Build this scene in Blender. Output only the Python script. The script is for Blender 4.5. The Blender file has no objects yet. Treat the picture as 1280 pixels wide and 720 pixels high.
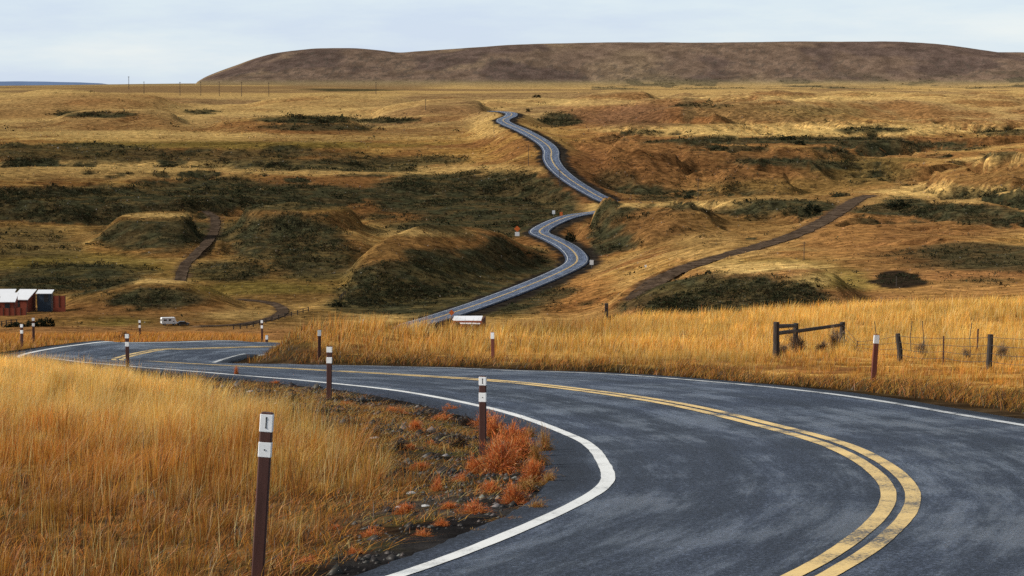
import bpy, math, random
import numpy as np
random.seed(7); rng = np.random.default_rng(7)
SC = bpy.context.scene
COL = SC.collection

# ------------------------------------------------------------------ camera
F = 3022.0                                   # focal length in photo pixels (1280 wide): 85 mm lens
PITCH = math.atan((360 - 105) / F)
cP, sP = math.cos(PITCH), math.sin(PITCH)
cam_d = bpy.data.cameras.new('camera'); cam = bpy.data.objects.new('camera', cam_d); COL.objects.link(cam)
cam_d.sensor_width = 36.0; cam_d.lens = F / 1280 * 36
cam_d.clip_start = 0.5; cam_d.clip_end = 60000
cam.rotation_euler = (math.pi / 2 - PITCH, 0, 0)
SC.camera = cam

def ray(u, v):
    cx = (np.asarray(u, float) - 640) / F; cy = -(np.asarray(v, float) - 360) / F
    return cx, cP + cy * sP, -sP + cy * cP
def at(u, v, y):                             # world point on the sight line at ground distance y
    rx, ry, rz = ray(u, v)
    return np.array([rx / ry * y, y, rz / ry * y], float)
def zrow(v, y):
    cy = -(v - 360) / F
    return y * (-sP + cy * cP) / (cP + cy * sP)
def project(x, y, z):
    dep = y * cP - z * sP
    return 640 + F * x / dep, 360 - F * (y * sP + z * cP) / dep

# ------------------------------------------------------------------ noise
def _hash(ix, iy, seed):
    h = (ix.astype(np.int64) * 374761393 + iy.astype(np.int64) * 668265263 + seed * 2147483647) & 0xFFFFFFFF
    h = ((h ^ (h >> 13)) * 1274126177) & 0xFFFFFFFF
    h = (h ^ (h >> 16)) & 0xFFFF
    return h / 65535.0
def vnoise(x, y, seed=0):
    ix = np.floor(x); iy = np.floor(y); fx = x - ix; fy = y - iy
    fx = fx * fx * fx * (fx * (fx * 6 - 15) + 10); fy = fy * fy * fy * (fy * (fy * 6 - 15) + 10)
    a = _hash(ix, iy, seed); b = _hash(ix + 1, iy, seed); c = _hash(ix, iy + 1, seed); d = _hash(ix + 1, iy + 1, seed)
    return (a + (b - a) * fx) * (1 - fy) + (c + (d - c) * fx) * fy
def fbm(x, y, oct=4, seed=0):
    s = np.zeros(np.broadcast(x, y).shape); amp = .5; tot = 0
    for k in range(oct):
        s += amp * vnoise(x * 2 ** k + 17.3 * k, y * 2 ** k - 9.1 * k, seed + k); tot += amp; amp *= .5
    return s / tot - .5
def sstep(a, b, x):
    t = np.clip((x - a) / (b - a), 0, 1); return t * t * (3 - 2 * t)

# ------------------------------------------------------------------ mesh helpers
def make_mesh(name, V, quads=None, tris=None, mat=None, col=None, uv=None, smooth=False):
    me = bpy.data.meshes.new(name)
    V = np.asarray(V, np.float32); q = np.zeros((0, 4), np.int32) if quads is None else np.asarray(quads, np.int32).reshape(-1, 4)
    t = np.zeros((0, 3), np.int32) if tris is None else np.asarray(tris, np.int32).reshape(-1, 3)
    me.vertices.add(len(V)); me.vertices.foreach_set('co', V.ravel())
    nl = q.size + t.size; me.loops.add(nl)
    li = np.concatenate([q.ravel(), t.ravel()]).astype(np.int32); me.loops.foreach_set('vertex_index', li)
    me.polygons.add(len(q) + len(t))
    ls = np.concatenate([np.arange(len(q)) * 4, q.size + np.arange(len(t)) * 3]).astype(np.int32)
    me.polygons.foreach_set('loop_start', ls)
    me.update(calc_edges=True)
    if smooth: me.polygons.foreach_set('use_smooth', np.ones(len(me.polygons), bool))
    if col is not None:
        a = me.attributes.new('Col', 'FLOAT_COLOR', 'POINT')
        c = np.ones((len(V), 4), np.float32); c[:, :3] = col; a.data.foreach_set('color', c.ravel())
    if uv is not None:
        l = me.uv_layers.new(name='UVMap'); l.data.foreach_set('uv', np.asarray(uv, np.float32)[li].ravel())
    if mat: me.materials.append(mat)
    return me
def link(name, me, parent=None):
    o = bpy.data.objects.new(name, me); COL.objects.link(o)
    if parent: o.parent = parent
    return o
def tag(o, label=None, cat=None, group=None, kind=None):
    if label: o['label'] = label
    if cat: o['category'] = cat
    if group: o['group'] = group
    if kind: o['kind'] = kind
    return o
def empty(name, loc, rz=0, label=None, cat=None, group=None):
    o = bpy.data.objects.new(name, None); COL.objects.link(o); o.location = [float(k) for k in loc]; o.rotation_euler = (0, 0, rz)
    return tag(o, label, cat, group)
def copy_tree(o, parent=None):
    c = o.copy(); COL.objects.link(c); c.parent = parent
    for ch in o.children: copy_tree(ch, c)
    return c

class MB:                                    # collects shapes, then links them as ONE mesh object
    def __init__(s): s.v = []; s.f = []
    def poly(s, pts, faces):
        n = len(s.v); s.v += [tuple(map(float, p)) for p in pts]; s.f += [tuple(n + i for i in f) for f in faces]; return s
    def box(s, x0, x1, y0, y1, z0, z1, bev=0.0):
        if bev <= 0:
            return s.poly([(x0,y0,z0),(x1,y0,z0),(x1,y1,z0),(x0,y1,z0),(x0,y0,z1),(x1,y0,z1),(x1,y1,z1),(x0,y1,z1)],
                          [(3,2,1,0),(4,5,6,7),(0,1,5,4),(1,2,6,5),(2,3,7,6),(3,0,4,7)])
        b = bev; ring = lambda i, z: [(x0+b+i,y0+i,z),(x1-b-i,y0+i,z),(x1-i,y0+b+i,z),(x1-i,y1-b-i,z),(x1-b-i,y1-i,z),(x0+b+i,y1-i,z),(x0+i,y1-b-i,z),(x0+i,y0+b+i,z)]
        P = ring(b*.7, z0) + ring(0, z0+b) + ring(0, z1-b) + ring(b*.7, z1)
        fs = [tuple(range(7,-1,-1)), tuple(range(24,32))]
        for k in range(3):
            for i in range(8): j = (i+1) % 8; fs.append((k*8+i, k*8+j, k*8+8+j, k*8+8+i))
        return s.poly(P, fs)
    def tube(s, pts, radii, n=8, caps=True):
        pts = [np.array(p, float) for p in pts]; P = []; fs = []
        ref = np.array([0.31, 0.9, 0.2])
        for i, p in enumerate(pts):
            d = pts[min(i+1, len(pts)-1)] - pts[max(i-1, 0)]; d = d / (np.linalg.norm(d) + 1e-9)
            a = np.cross(d, ref); a /= np.linalg.norm(a) + 1e-9; b = np.cross(d, a); r = radii[i] if hasattr(radii, '__len__') else radii
            for k in range(n):
                t = 2*math.pi*k/n; P.append(p + r*(math.cos(t)*a + math.sin(t)*b))
        for i in range(len(pts)-1):
            for k in range(n): j = (k+1) % n; fs.append((i*n+k, i*n+j, i*n+n+j, i*n+n+k))
        if caps: fs.append(tuple(range(n-1,-1,-1))); fs.append(tuple(range((len(pts)-1)*n, len(pts)*n)))
        return s.poly(P, fs)
    def build(s, name, mat, parent=None, smooth=False):
        me = bpy.data.meshes.new(name); me.from_pydata(s.v, [], s.f); me.update()
        if smooth: me.polygons.foreach_set('use_smooth', np.ones(len(me.polygons), bool))
        me.materials.append(mat); return link(name, me, parent)

# ------------------------------------------------------------------ materials
def nodes(name):
    m = bpy.data.materials.new(name); m.use_nodes = True; nt = m.node_tree; nt.nodes.clear()
    return m, nt, (lambda t, **k: _n(nt, t, k)), nt.links.new
def _n(nt, t, k):
    n = nt.nodes.new(t)
    for a, b in k.items():
        if a.startswith('i_'):
            key = a[2:].replace('_', ' '); n.inputs[key if key in n.inputs else int(a[2:])].default_value = b
        else: setattr(n, a, b)
    return n
def ramp(n, stops, mode='LINEAR'):
    cr = n.color_ramp; cr.interpolation = mode
    while len(cr.elements) < len(stops): cr.elements.new(.5)
    for e, (p, c) in zip(cr.elements, stops): e.position = p; e.color = c if hasattr(c, '__len__') else (c, c, c, 1)
    return n
def mix(N, L, a, b, fac, blend='MIX'):
    m = N('ShaderNodeMix', data_type='RGBA', blend_type=blend)
    for i, val in ((0, fac), (6, a), (7, b)):
        if hasattr(val, 'is_output'): L(val, m.inputs[i])
        else: m.inputs[i].default_value = val if i == 0 else (*val, 1)
    return m.outputs[2]
def simple(name, color, rough=.7, var=.25, scale=6.0, bump=.0, metal=0.0, stretch=(1,1,1), spec=.4):
    m, nt, N, L = nodes(name)
    out = N('ShaderNodeOutputMaterial'); p = N('ShaderNodeBsdfPrincipled', i_Roughness=rough, i_Metallic=metal); p.inputs['Specular IOR Level'].default_value = spec
    tc = N('ShaderNodeTexCoord'); mp = N('ShaderNodeMapping'); mp.inputs['Scale'].default_value = stretch
    no = N('ShaderNodeTexNoise', i_Scale=scale, i_Detail=6.0, i_Roughness=.65)
    L(tc.outputs['Object'], mp.inputs['Vector']); L(mp.outputs['Vector'], no.inputs['Vector'])
    lo = tuple(c * (1 - var) for c in color); hi = tuple(min(1, c * (1 + var)) for c in color)
    r = ramp(N('ShaderNodeValToRGB'), [(.3, (*lo, 1)), (.7, (*hi, 1))])
    L(no.outputs['Fac'], r.inputs['Fac']); L(r.outputs['Color'], p.inputs['Base Color'])
    if bump:
        b = N('ShaderNodeBump', i_Strength=bump, i_Distance=.02); L(no.outputs['Fac'], b.inputs['Height']); L(b.outputs['Normal'], p.inputs['Normal'])
    L(p.outputs['BSDF'], out.inputs['Surface']); return m

def ground_material():
    m, nt, N, L = nodes('earth_and_dry_grass')
    out = N('ShaderNodeOutputMaterial'); p = N('ShaderNodeBsdfDiffuse', i_Roughness=.8)
    at_ = N('ShaderNodeAttribute', attribute_name='Col'); g = N('ShaderNodeNewGeometry')
    n1 = N('ShaderNodeTexNoise', i_Scale=.35, i_Detail=8.0, i_Roughness=.72)
    n2 = N('ShaderNodeTexNoise', i_Scale=3.2, i_Detail=8.0, i_Roughness=.75)
    for n in (n1, n2): L(g.outputs['Position'], n.inputs['Vector'])
    r1 = ramp(N('ShaderNodeValToRGB'), [(.36, .42), (.5, .92), (.64, 1.55)])
    r2 = ramp(N('ShaderNodeValToRGB'), [(.34, .62), (.5, 1.0), (.66, 1.35)])
    L(n1.outputs['Fac'], r1.inputs['Fac']); L(n2.outputs['Fac'], r2.inputs['Fac'])
    c = mix(N, L, at_.outputs['Color'], r1.outputs['Color'], 1.0, 'MULTIPLY')
    c = mix(N, L, c, r2.outputs['Color'], 1.0, 'MULTIPLY')
    mp = N('ShaderNodeMapping'); mp.inputs['Scale'].default_value = (.10, .34, .5); L(g.outputs['Position'], mp.inputs['Vector'])
    n3 = N('ShaderNodeTexNoise', i_Scale=1.0, i_Detail=9.0, i_Roughness=.78, i_Distortion=.8); L(mp.outputs['Vector'], n3.inputs['Vector'])
    r3 = ramp(N('ShaderNodeValToRGB'), [(.38, (.55, .50, .46, 1)), (.5, (.97, .97, .97, 1)), (.62, (1.35, 1.32, 1.2, 1))]); L(n3.outputs['Fac'], r3.inputs['Fac'])
    c = mix(N, L, c, r3.outputs['Color'], 1.0, 'MULTIPLY')
    L(c, p.inputs['Color'])
    b = N('ShaderNodeBump', i_Strength=.55, i_Distance=.35); L(n1.outputs['Fac'], b.inputs['Height'])
    b2 = N('ShaderNodeBump', i_Strength=.6, i_Distance=.06); L(n2.outputs['Fac'], b2.inputs['Height']); L(b.outputs['Normal'], b2.inputs['Normal'])
    L(b2.outputs['Normal'], p.inputs['Normal'])
    L(p.outputs[0], out.inputs['Surface']); return m

def asphalt_material(wet=True):
    m, nt, N, L = nodes('damp_asphalt')
    out = N('ShaderNodeOutputMaterial'); p = N('ShaderNodeBsdfPrincipled'); p.inputs['Specular Tint'].default_value = (.70, .82, 1.0, 1)
    uv = N('ShaderNodeUVMap', uv_map='UVMap'); g = N('ShaderNodeNewGeometry')
    def noise(scale, vec, det=6.0, rough=.6, sc=None, dist=0.0):
        n = N('ShaderNodeTexNoise', i_Scale=scale, i_Detail=det, i_Roughness=rough, i_Distortion=dist)
        if sc:
            mp = N('ShaderNodeMapping'); mp.inputs['Scale'].default_value = sc; L(vec, mp.inputs['Vector']); vec = mp.outputs['Vector']
        L(vec, n.inputs['Vector']); return n
    streak = noise(1.0, uv.outputs['UV'], 9.0, .76, (.24, 2.0, 1))
    patch = noise(.30, g.outputs['Position'], 5.0, .6)
    grain = noise(26.0, g.outputs['Position'], 5.0, .85)
    pits = N('ShaderNodeTexVoronoi', i_Scale=70.0); L(g.outputs['Position'], pits.inputs['Vector'])
    base = ramp(N('ShaderNodeValToRGB'), [(.40, (.003, .005, .010, 1)), (.52, (.015, .020, .037, 1)), (.62, (.10, .122, .18, 1))])
    L(grain.outputs['Fac'], base.inputs['Fac'])
    st = ramp(N('ShaderNodeValToRGB'), [(.34, .62), (.52, 1.0), (.68, 1.5)]); L(streak.outputs['Fac'], st.inputs['Fac'])
    c = mix(N, L, base.outputs['Color'], st.outputs['Color'], 1.0, 'MULTIPLY')
    band = noise(1.0, uv.outputs['UV'], 4.0, .55, (.025, .9, 1)); bd = ramp(N('ShaderNodeValToRGB'), [(.36, .60), (.5, 1.0), (.64, 1.45)]); L(band.outputs['Fac'], bd.inputs['Fac'])
    c = mix(N, L, c, bd.outputs['Color'], 1.0, 'MULTIPLY')
    sx = N('ShaderNodeSeparateXYZ'); L(uv.outputs['UV'], sx.inputs[0]); ab = N('ShaderNodeMath', operation='ABSOLUTE'); L(sx.outputs[1], ab.inputs[0])
    ed = N('ShaderNodeMapRange'); ed.inputs[1].default_value = 3.2; ed.inputs[2].default_value = 3.5; ed.inputs[3].default_value = 1.0; ed.inputs[4].default_value = .50; L(ab.outputs[0], ed.inputs[0])
    c = mix(N, L, c, ed.outputs[0], 1.0, 'MULTIPLY')
    far_sheen = N('ShaderNodeMapRange'); far_sheen.inputs[1].default_value = 350; far_sheen.inputs[2].default_value = 650; far_sheen.inputs[3].default_value = 1.0; far_sheen.inputs[4].default_value = 2.8; L(sx.outputs[0], far_sheen.inputs[0])
    c = mix(N, L, c, far_sheen.outputs[0], 1.0, 'MULTIPLY')  # wet sheen of the distant road painted into its base colour
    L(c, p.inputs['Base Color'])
    a = N('ShaderNodeMath', operation='ADD'); L(streak.outputs['Fac'], a.inputs[0])
    h = N('ShaderNodeMath', operation='MULTIPLY'); h.inputs[1].default_value = .7; L(patch.outputs['Fac'], h.inputs[0]); L(h.outputs[0], a.inputs[1])
    rr = ramp(N('ShaderNodeValToRGB'), [(.0, .72), (.40, .62), (.58, .36), (.85, .22)])
    mr = N('ShaderNodeMapRange'); mr.inputs[1].default_value = .5; mr.inputs[2].default_value = 1.25; L(a.outputs[0], mr.inputs[0]); L(mr.outputs[0], rr.inputs['Fac'])
    er = N('ShaderNodeMapRange'); er.inputs[1].default_value = 3.2; er.inputs[2].default_value = 3.5; er.inputs[3].default_value = .0; er.inputs[4].default_value = .4; L(ab.outputs[0], er.inputs[0])
    ra = N('ShaderNodeMath', operation='ADD', use_clamp=True); L(rr.outputs['Color'], ra.inputs[0]); L(er.outputs[0], ra.inputs[1]); L(ra.outputs[0], p.inputs['Roughness'])
    p.inputs['Specular IOR Level'].default_value = .50
    b = N('ShaderNodeBump', i_Strength=.5, i_Distance=.012); L(pits.outputs['Distance'], b.inputs['Height'])
    b2 = N('ShaderNodeBump', i_Strength=.3, i_Distance=.01); L(grain.outputs['Fac'], b2.inputs['Height']); L(b.outputs['Normal'], b2.inputs['Normal'])
    L(b2.outputs['Normal'], p.inputs['Normal'])
    L(p.outputs['BSDF'], out.inputs['Surface']); return m

def paint_material(name, color, worn):
    m, nt, N, L = nodes(name)
    out = N('ShaderNodeOutputMaterial'); p = N('ShaderNodeBsdfPrincipled', i_Roughness=.6)
    g = N('ShaderNodeNewGeometry')
    a = N('ShaderNodeTexNoise', i_Scale=26.0, i_Detail=6.0, i_Roughness=.75); b = N('ShaderNodeTexNoise', i_Scale=1.1, i_Detail=4.0)
    for n in (a, b): L(g.outputs['Position'], n.inputs['Vector'])
    s = N('ShaderNodeMath', operation='MULTIPLY_ADD'); s.inputs[1].default_value = .8; L(b.outputs['Fac'], s.inputs[0]); L(a.outputs['Fac'], s.inputs[2])
    r = ramp(N('ShaderNodeValToRGB'), [(worn - .1, (.06, .062, .068, 1)), (worn, tuple(k * .72 for k in color) + (1,)), (min(1, worn + .16), (*color, 1))])
    mr = N('ShaderNodeMapRange'); mr.inputs[1].default_value = .4; mr.inputs[2].default_value = 1.4; L(s.outputs[0], mr.inputs[0]); L(mr.outputs[0], r.inputs['Fac'])
    L(r.outputs['Color'], p.inputs['Base Color']); L(p.outputs['BSDF'], out.inputs['Surface']); return m

def leaf_material(name, trans=.35, gloss=.03):
    m, nt, N, L = nodes(name)
    out = N('ShaderNodeOutputMaterial'); at_ = N('ShaderNodeAttribute', attribute_name='Col')
    d = N('ShaderNodeBsdfDiffuse', i_Roughness=.6); t = N('ShaderNodeBsdfTranslucent'); mx = N('ShaderNodeMixShader', i_0=trans)
    gl = N('ShaderNodeBsdfGlossy', i_Roughness=.5); m2 = N('ShaderNodeMixShader', i_0=gloss)
    L(at_.outputs['Color'], d.inputs['Color']); L(at_.outputs['Color'], t.inputs['Color'])
    L(d.outputs[0], mx.inputs[1]); L(t.outputs[0], mx.inputs[2]); L(mx.outputs[0], m2.inputs[1]); L(gl.outputs[0], m2.inputs[2])
    L(m2.outputs[0], out.inputs['Surface']); return m

M = dict(
    ground=ground_material(), asphalt=asphalt_material(),
    white_line=paint_material('white_road_paint', (.82, .82, .80), .38), worn_white=paint_material('worn_white_road_paint', (.62, .63, .63), .47),
    yellow_line=paint_material('yellow_road_paint', (.84, .58, .22), .46),
    grass=leaf_material('dry_grass_blades'), bush=leaf_material('shrub_leaves', .15, gloss=0), twig=leaf_material('dry_twigs', .3),
    brown_paint=simple('brown_post_paint', (.066, .023, .017), .55, .3, 14, .1, 0, (1, 1, .15)),
    red_paint=simple('faded_red_post_paint', (.17, .045, .028), .6, .3, 14, .1, 0, (1, 1, .15)),
    reflector=simple('white_reflective_sheet', (.88, .89, .90), .35, .06, 20), black=simple('black_bolts', (.02, .02, .02), .5),
    old_wood=simple('weathered_wood', (.042, .032, .026), .9, .5, 9, .5, 0, (4, 4, .4)),
    rust=simple('rusty_steel', (.075, .028, .018), .8, .4, 20), wire=simple('fence_wire', (.10, .085, .075), .55, .2, 30, 0, .6),
    stone=simple('pale_stone', (.45, .44, .43), .9, .35, 8, .4), pebble=leaf_material('gravel_stone', 0.0),
    barn_red=simple('red_barn_boards', (.22, .045, .022), .85, .45, 5, .2, 0, (3, 3, .3)),
    roof_white=simple('white_metal_roof', (.78, .79, .82), .5, .1, 2, 0, .0, (.3, 4, 1)),
    blue_dark=simple('dark_blue_siding', (.03, .05, .075), .6, .3, 3), white_body=simple('white_vehicle_paint', (.80, .80, .80), .35, .05, 2),
    dark_body=simple('dark_vehicle_paint', (.03, .032, .035), .3, .1, 2), glass=simple('dark_window_glass', (.02, .025, .03), .08, .1, 2),
    rubber=simple('tyre_rubber', (.02, .02, .02), .85), orange=simple('orange_sign_sheet', (.72, .16, .03), .5, .1, 3),
    steel=simple('galvanised_steel', (.35, .36, .37), .45, .2, 10, 0, .7), dirt=simple('dirt_track_soil', (.080, .058, .043), 1.0, .6, .6, .3, spec=.03),
    pole_wood=simple('utility_pole_wood', (.06, .045, .035), .9, .3, 4, .2, 0, (3, 3, .2)), blue_ridge=simple('haze_blue_slope', (.10, .16, .29), 1.0, .12, .002),  # ridge blue carries distance haze in its base colour
)

# ------------------------------------------------------------------ road centre line: x, y, z, bank
NEAR = [[-9.5,6.2,-2.75,-.05],[-4.2,8.9,-3.0,-.06],[-1.0,12.1,-3.27,-.065],[1.305,16.023,-3.593,-0.064],[2.79,19.602,-3.834,-0.037],[4.086,25.02,-4.266,-0.013],[4.316,30.628,-4.664,-0.041],[4.122,39.302,-5.564,-0.045],
 [2.812,46.881,-6.165,-0.028],[0.192,55.816,-6.925,-0.005],[-2.634,61.463,-7.426,0.024],[-5.6,65.803,-7.795,0.045],[-9.012,70.531,-8.205,0.068],[-11.041,73.897,-8.498,0.074],
 [-13.104,79.829,-9.118,0.053],[-12.997,88.04,-9.706,0.04],[-12.233,90.359,-9.925,0.027],[-10.427,93.63,-10.213,0.001],[-7.952,96.29,-10.466,-0.013],[-5.6,100.5,-10.95,-.01],[-4.6,107,-11.7,0],[-5.2,118,-12.9,0],[-7.2,140,-15.4,0],[-9.6,180,-19.4,0],[-12.4,300,-32.5,0],[-17.0,450,-49.0,0]]
FARP = [(511,409,566),(542,398.5,594),(600,379.5,640),(660,357,700),(706,337,745),(722,325,772),(712,310,805),(688,297,838),(673,289.5,858),(690,278.5,880),(716,269,902),(748,265,920),(771,260,936),(772,255,952),(757,250,965),(739,240.5,985),(715,226,1010),(697,211,1037),(689,198,1070),(689,188,1098),(680,178,1132),(656,164,1205),(633,154,1282),(629,149.5,1325),(638,145,1400),(639,141.5,1460),(630,139.6,1530),(616,138.8,1600)]
CTRL = np.array(NEAR + [list(at(*p)) + [0.] for p in FARP])
def catmull(Pn, step):
    Q = np.vstack([2*Pn[0]-Pn[1], Pn, 2*Pn[-1]-Pn[-2]]); out = []
    for i in range(1, len(Q)-2):
        a, b, d, e = Q[i-1:i+3]; m = max(4, int(np.linalg.norm(d[:2]-b[:2]) / step(b[1])))
        t = np.linspace(0, 1, m, endpoint=False)[:, None]
        out.append(.5*((2*b)+(-a+d)*t+(2*a-5*b+4*d-e)*t**2+(-a+3*b-3*d+e)*t**3))
    out.append(Pn[-1:]); return np.vstack(out)
ROAD = catmull(CTRL, lambda y: .15 if y < 62 else .3 if y < 140 else 2.5)
for _ in range(90): k_ = np.where((ROAD[1:-1, 1] < 62) | (ROAD[1:-1, 1] > 140))[0]+1; ROAD[k_] = ROAD[k_]*.5+.25*(ROAD[k_-1]+ROAD[k_+1]) if _ < 8 else np.where((ROAD[k_, 1] < 62)[:, None], ROAD[k_]*.5+.25*(ROAD[k_-1]+ROAD[k_+1]), ROAD[k_])
for _ in range(3): ROAD[1:-1, 2] = np.where(ROAD[1:-1, 1] > 140, .25*ROAD[:-2, 2]+.5*ROAD[1:-1, 2]+.25*ROAD[2:, 2], ROAD[1:-1, 2])
def frame(Pn):
    T = np.gradient(Pn[:, :2], axis=0); T /= np.linalg.norm(T, axis=1)[:, None] + 1e-9
    return T, np.stack([-T[:, 1], T[:, 0]], 1)
RT, RN = frame(ROAD)
RS = np.concatenate([[0], np.cumsum(np.linalg.norm(np.diff(ROAD[:, :2], axis=0), axis=1))])
LANE = 3.17
EDGE_L = np.interp(ROAD[:, 1], [16, 22, 28, 34, 50, 70], [3.5, 3.62, 3.9, 3.95, 3.85, 3.65]); EDGE_R = np.full(len(ROAD), 3.6)

# ------------------------------------------------------------------ terrain: rows of the photo against distance, then hills
DT = [120,160,250,400,500,560,600,640,700,750,800,850,900,950,1000,1050,1090,1150,1200,1300,1600,2000,3000,4500,8000]
TAB = {0: [424,428,434,432,424,412,397,382,350,328,308,292,274,237,227,218,212,204,184,175,154,138,118,109,107.2],
 300: [423,430,434,432,424,411,397,384,354,331,311,296,278,246,232,222,215,206,186,176,155,139,119,106,104.2],
 500: [425,434,437,434,426,414,398,384,352,330,311,297,282,258,240,224,216,203,187,174,153,136,118,109,107],
 700: [419,421,428,428,420,408,394,374,350,333,318,302,282,262,250,222,200,184,176,165,147,133,118,110,108],
 900: [413,408,416,410,376,352,338,326,308,293,281,269,258,250,243,226,184,176,171,163,146,130,116,109,107],
 1100:[402,396,404,392,362,340,324,312,297,284,272,260,250,244,238,230,215,190,180,170,150,132,117,108.5,107],
 1280:[398,392,400,390,355,334,320,312,300,290,280,268,250,228,218,216,209,195,186,176,151,133,117,108.5,107]}
U = np.concatenate([np.linspace(-900, -60, 40)[:-1], np.linspace(-60, 1340, 701), np.linspace(1340, 2180, 40)[1:]])
def geo(a, b, r): n = int(math.log(b/a)/r); return np.exp(np.linspace(math.log(a), math.log(b), n, endpoint=False))
DD = np.concatenate([geo(2.5,14,.04), geo(14,125,.006), geo(125,540,.0095), geo(540,1600,.0032), geo(1600,9000,.0055), [9000, 12000]])
A_ = (U - 640) / F                            # tangent of azimuth
LD = np.log(DD)
def pchip(x, y, q):
    h = np.diff(x); d = np.diff(y)/h; m = np.zeros(len(x)); m[0], m[-1] = d[0], d[-1]
    ok = d[:-1]*d[1:] > 0; w1 = 2*h[1:]+h[:-1]; w2 = h[1:]+2*h[:-1]
    mm = np.zeros(len(d)-1); mm[ok] = (w1+w2)[ok]/(w1[ok]/d[:-1][ok]+w2[ok]/d[1:][ok]); m[1:-1] = mm
    i = np.clip(np.searchsorted(x, q)-1, 0, len(h)-1); t = (q-x[i])/h[i]; t = np.clip(t, 0, 1)
    return (2*t**3-3*t**2+1)*y[i]+(t**3-2*t**2+t)*h[i]*m[i]+(-2*t**3+3*t**2)*y[i+1]+(t**3-t**2)*h[i]*m[i+1]
plane_v = lambda d: 365 + 6467/d
cols = []
for u_, tab in TAB.items():
    x = np.log(np.array([80., 95.] + DT)); y = np.array([plane_v(80), plane_v(95)] + tab)
    c = pchip(x, y, np.clip(LD, x[0], x[-1])); cols.append(np.where(DD < 80, plane_v(DD), c))
cols = np.array(cols); us = np.array(list(TAB))
VG = np.empty((len(DD), len(U)))
uq = np.clip(U, us[0], us[-1])
for i in range(len(DD)): VG[i] = pchip(us.astype(float), cols[:, i], uq)
def poly(pts, u): p = np.array(pts, float); return np.interp(u, p[:, 0], p[:, 1], left=np.nan, right=np.nan)
FR = np.zeros((len(DD), len(U)))
def ridge(pts, dc, front, back, sharp=1.0, dc2=None, dip=12.0):
    """raise a hill whose crest follows pts (u,v) at distance dc, falling off to the front and back distances"""
    k = np.where((U >= pts[0][0]) & (U <= pts[-1][0]))[0]
    if not len(k): return
    t = (U[k]-pts[0][0]) / max(1, pts[-1][0]-pts[0][0]); p = np.array(pts, float); uu = U[k]
    # smooth crest
    vc = pchip(p[:, 0], p[:, 1], uu)
    d_c = dc + ((dc2 or dc)-dc)*t; sc = d_c/dc
    rows = np.where((DD > front*min(1, sc.min())*.98) & (DD < back*(back/dc)**.45*max(1, sc.max())*1.02))[0]
    q = LD[rows][:, None] - np.log(sc)[None, :]
    f0, c0, b0 = math.log(front), math.log(dc), math.log(back)
    w = np.where(q < c0, sstep(f0, c0, q), 1 - sstep(c0, b0, q)) ** sharp
    vb = np.array([np.interp(np.log(dcc), LD, VG[:, kk]) for dcc, kk in zip(d_c, k)])
    endt = np.minimum(sstep(0, .15, t+.001), sstep(0, .15, 1-t+.001))
    amp = np.maximum(0, (vb - vc)) * endt
    VG[np.ix_(rows, k)] -= w*amp[None, :]
    fw = np.where(q < c0, np.clip((c0-q)/(c0-f0)*1.25, 0, 1)*np.clip((q-f0)/(c0-f0)*5, 0, 1), 0)*np.clip(amp/14, 0, 1)[None, :]
    FR[np.ix_(rows, k)] = np.maximum(FR[np.ix_(rows, k)], fw)
    b1 = math.log(back)+.4*(b0-c0); dp = sstep(c0, .45*c0+.55*b0, q)*(1-sstep(.4*c0+.6*b0, b1, q))
    rows2 = rows; VG[np.ix_(rows2, k)] += dp*(np.minimum(amp*.5, dip)*endt)[None, :]
# near knoll that hides the road, then hills in order of distance
ridge([(316,440),(328,432),(345,425),(380,418),(420,416),(480,417),(560,419),(660,420),(760,424)], 82, 72, 96, 1, 100, 0)
ridge([(740,402),(765,388),(800,369),(830,355),(870,347),(910,341),(960,337),(1000,334),(1040,342),(1070,356),(1095,385)], 470, 420, 545)
ridge([(40,392),(80,373),(110,364),(140,358),(190,347),(225,348),(255,355),(290,370),(340,392)], 655, 610, 690)
ridge([(400,385),(425,352),(450,322),(480,300),(540,285),(600,290),(650,303),(680,314),(705,330)], 690, 622, 750, 1, 800)
ridge([(70,322),(100,300),(130,281),(165,269),(200,265),(235,270),(262,285),(292,308)], 835, 755, 885)
ridge([(255,330),(275,290),(300,268),(330,254),(380,250),(430,262),(480,285)], 860, 770, 920)
ridge([(708,312),(722,285),(733,269),(745,260),(770,255),(820,253),(870,257),(920,266),(960,282)], 855, 775, 905)
ridge([(1050,280),(1080,256),(1105,246),(1160,240),(1220,236),(1300,234),(1700,232)], 850, 785, 905, .8)
ridge([(1110,250),(1140,240),(1180,224),(1220,205),(1250,195),(1280,187),(1340,178),(1450,174),(1700,176)], 990, 870, 1110)
ridge([(660,208),(700,190),(725,176),(760,168),(800,166),(900,168),(1000,172),(1100,176),(1200,182),(1300,186)], 1235, 1060, 1330, .9)
ridge([(690,190),(720,164),(760,145),(800,132),(850,122),(890,119),(940,119),(1000,123),(1050,130),(1110,142)], 1650, 1290, 1950)
ridge([(640,160),(665,144),(696,136),(730,127),(780,124),(830,127)], 1900, 1560, 2250)
ridge([(-60,182),(20,175),(100,180),(200,183),(300,180),(400,182),(480,186)], 1190, 1120, 1260)
ridge([(-200,135),(-60,126),(20,117),(80,112),(150,117),(220,128),(260,135)], 2000, 1680, 2500)
ridge([(250,160),(290,152),(330,147),(380,144),(420,147),(450,153),(470,160)], 1480, 1340, 1640)
ridge([(60,150),(120,141),(180,139),(240,145)], 1620, 1480, 1800)
ridge([(455,150),(480,136),(540,124),(580,122),(600,126),(622,140)], 1800, 1560, 2050)
ridge([(300,131),(360,122),(420,119),(500,125),(540,131)], 2300, 2000, 2700)
ridge([(960,150),(1030,137),(1120,131),(1230,134),(1330,140)], 1900, 1650, 2200)
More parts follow.
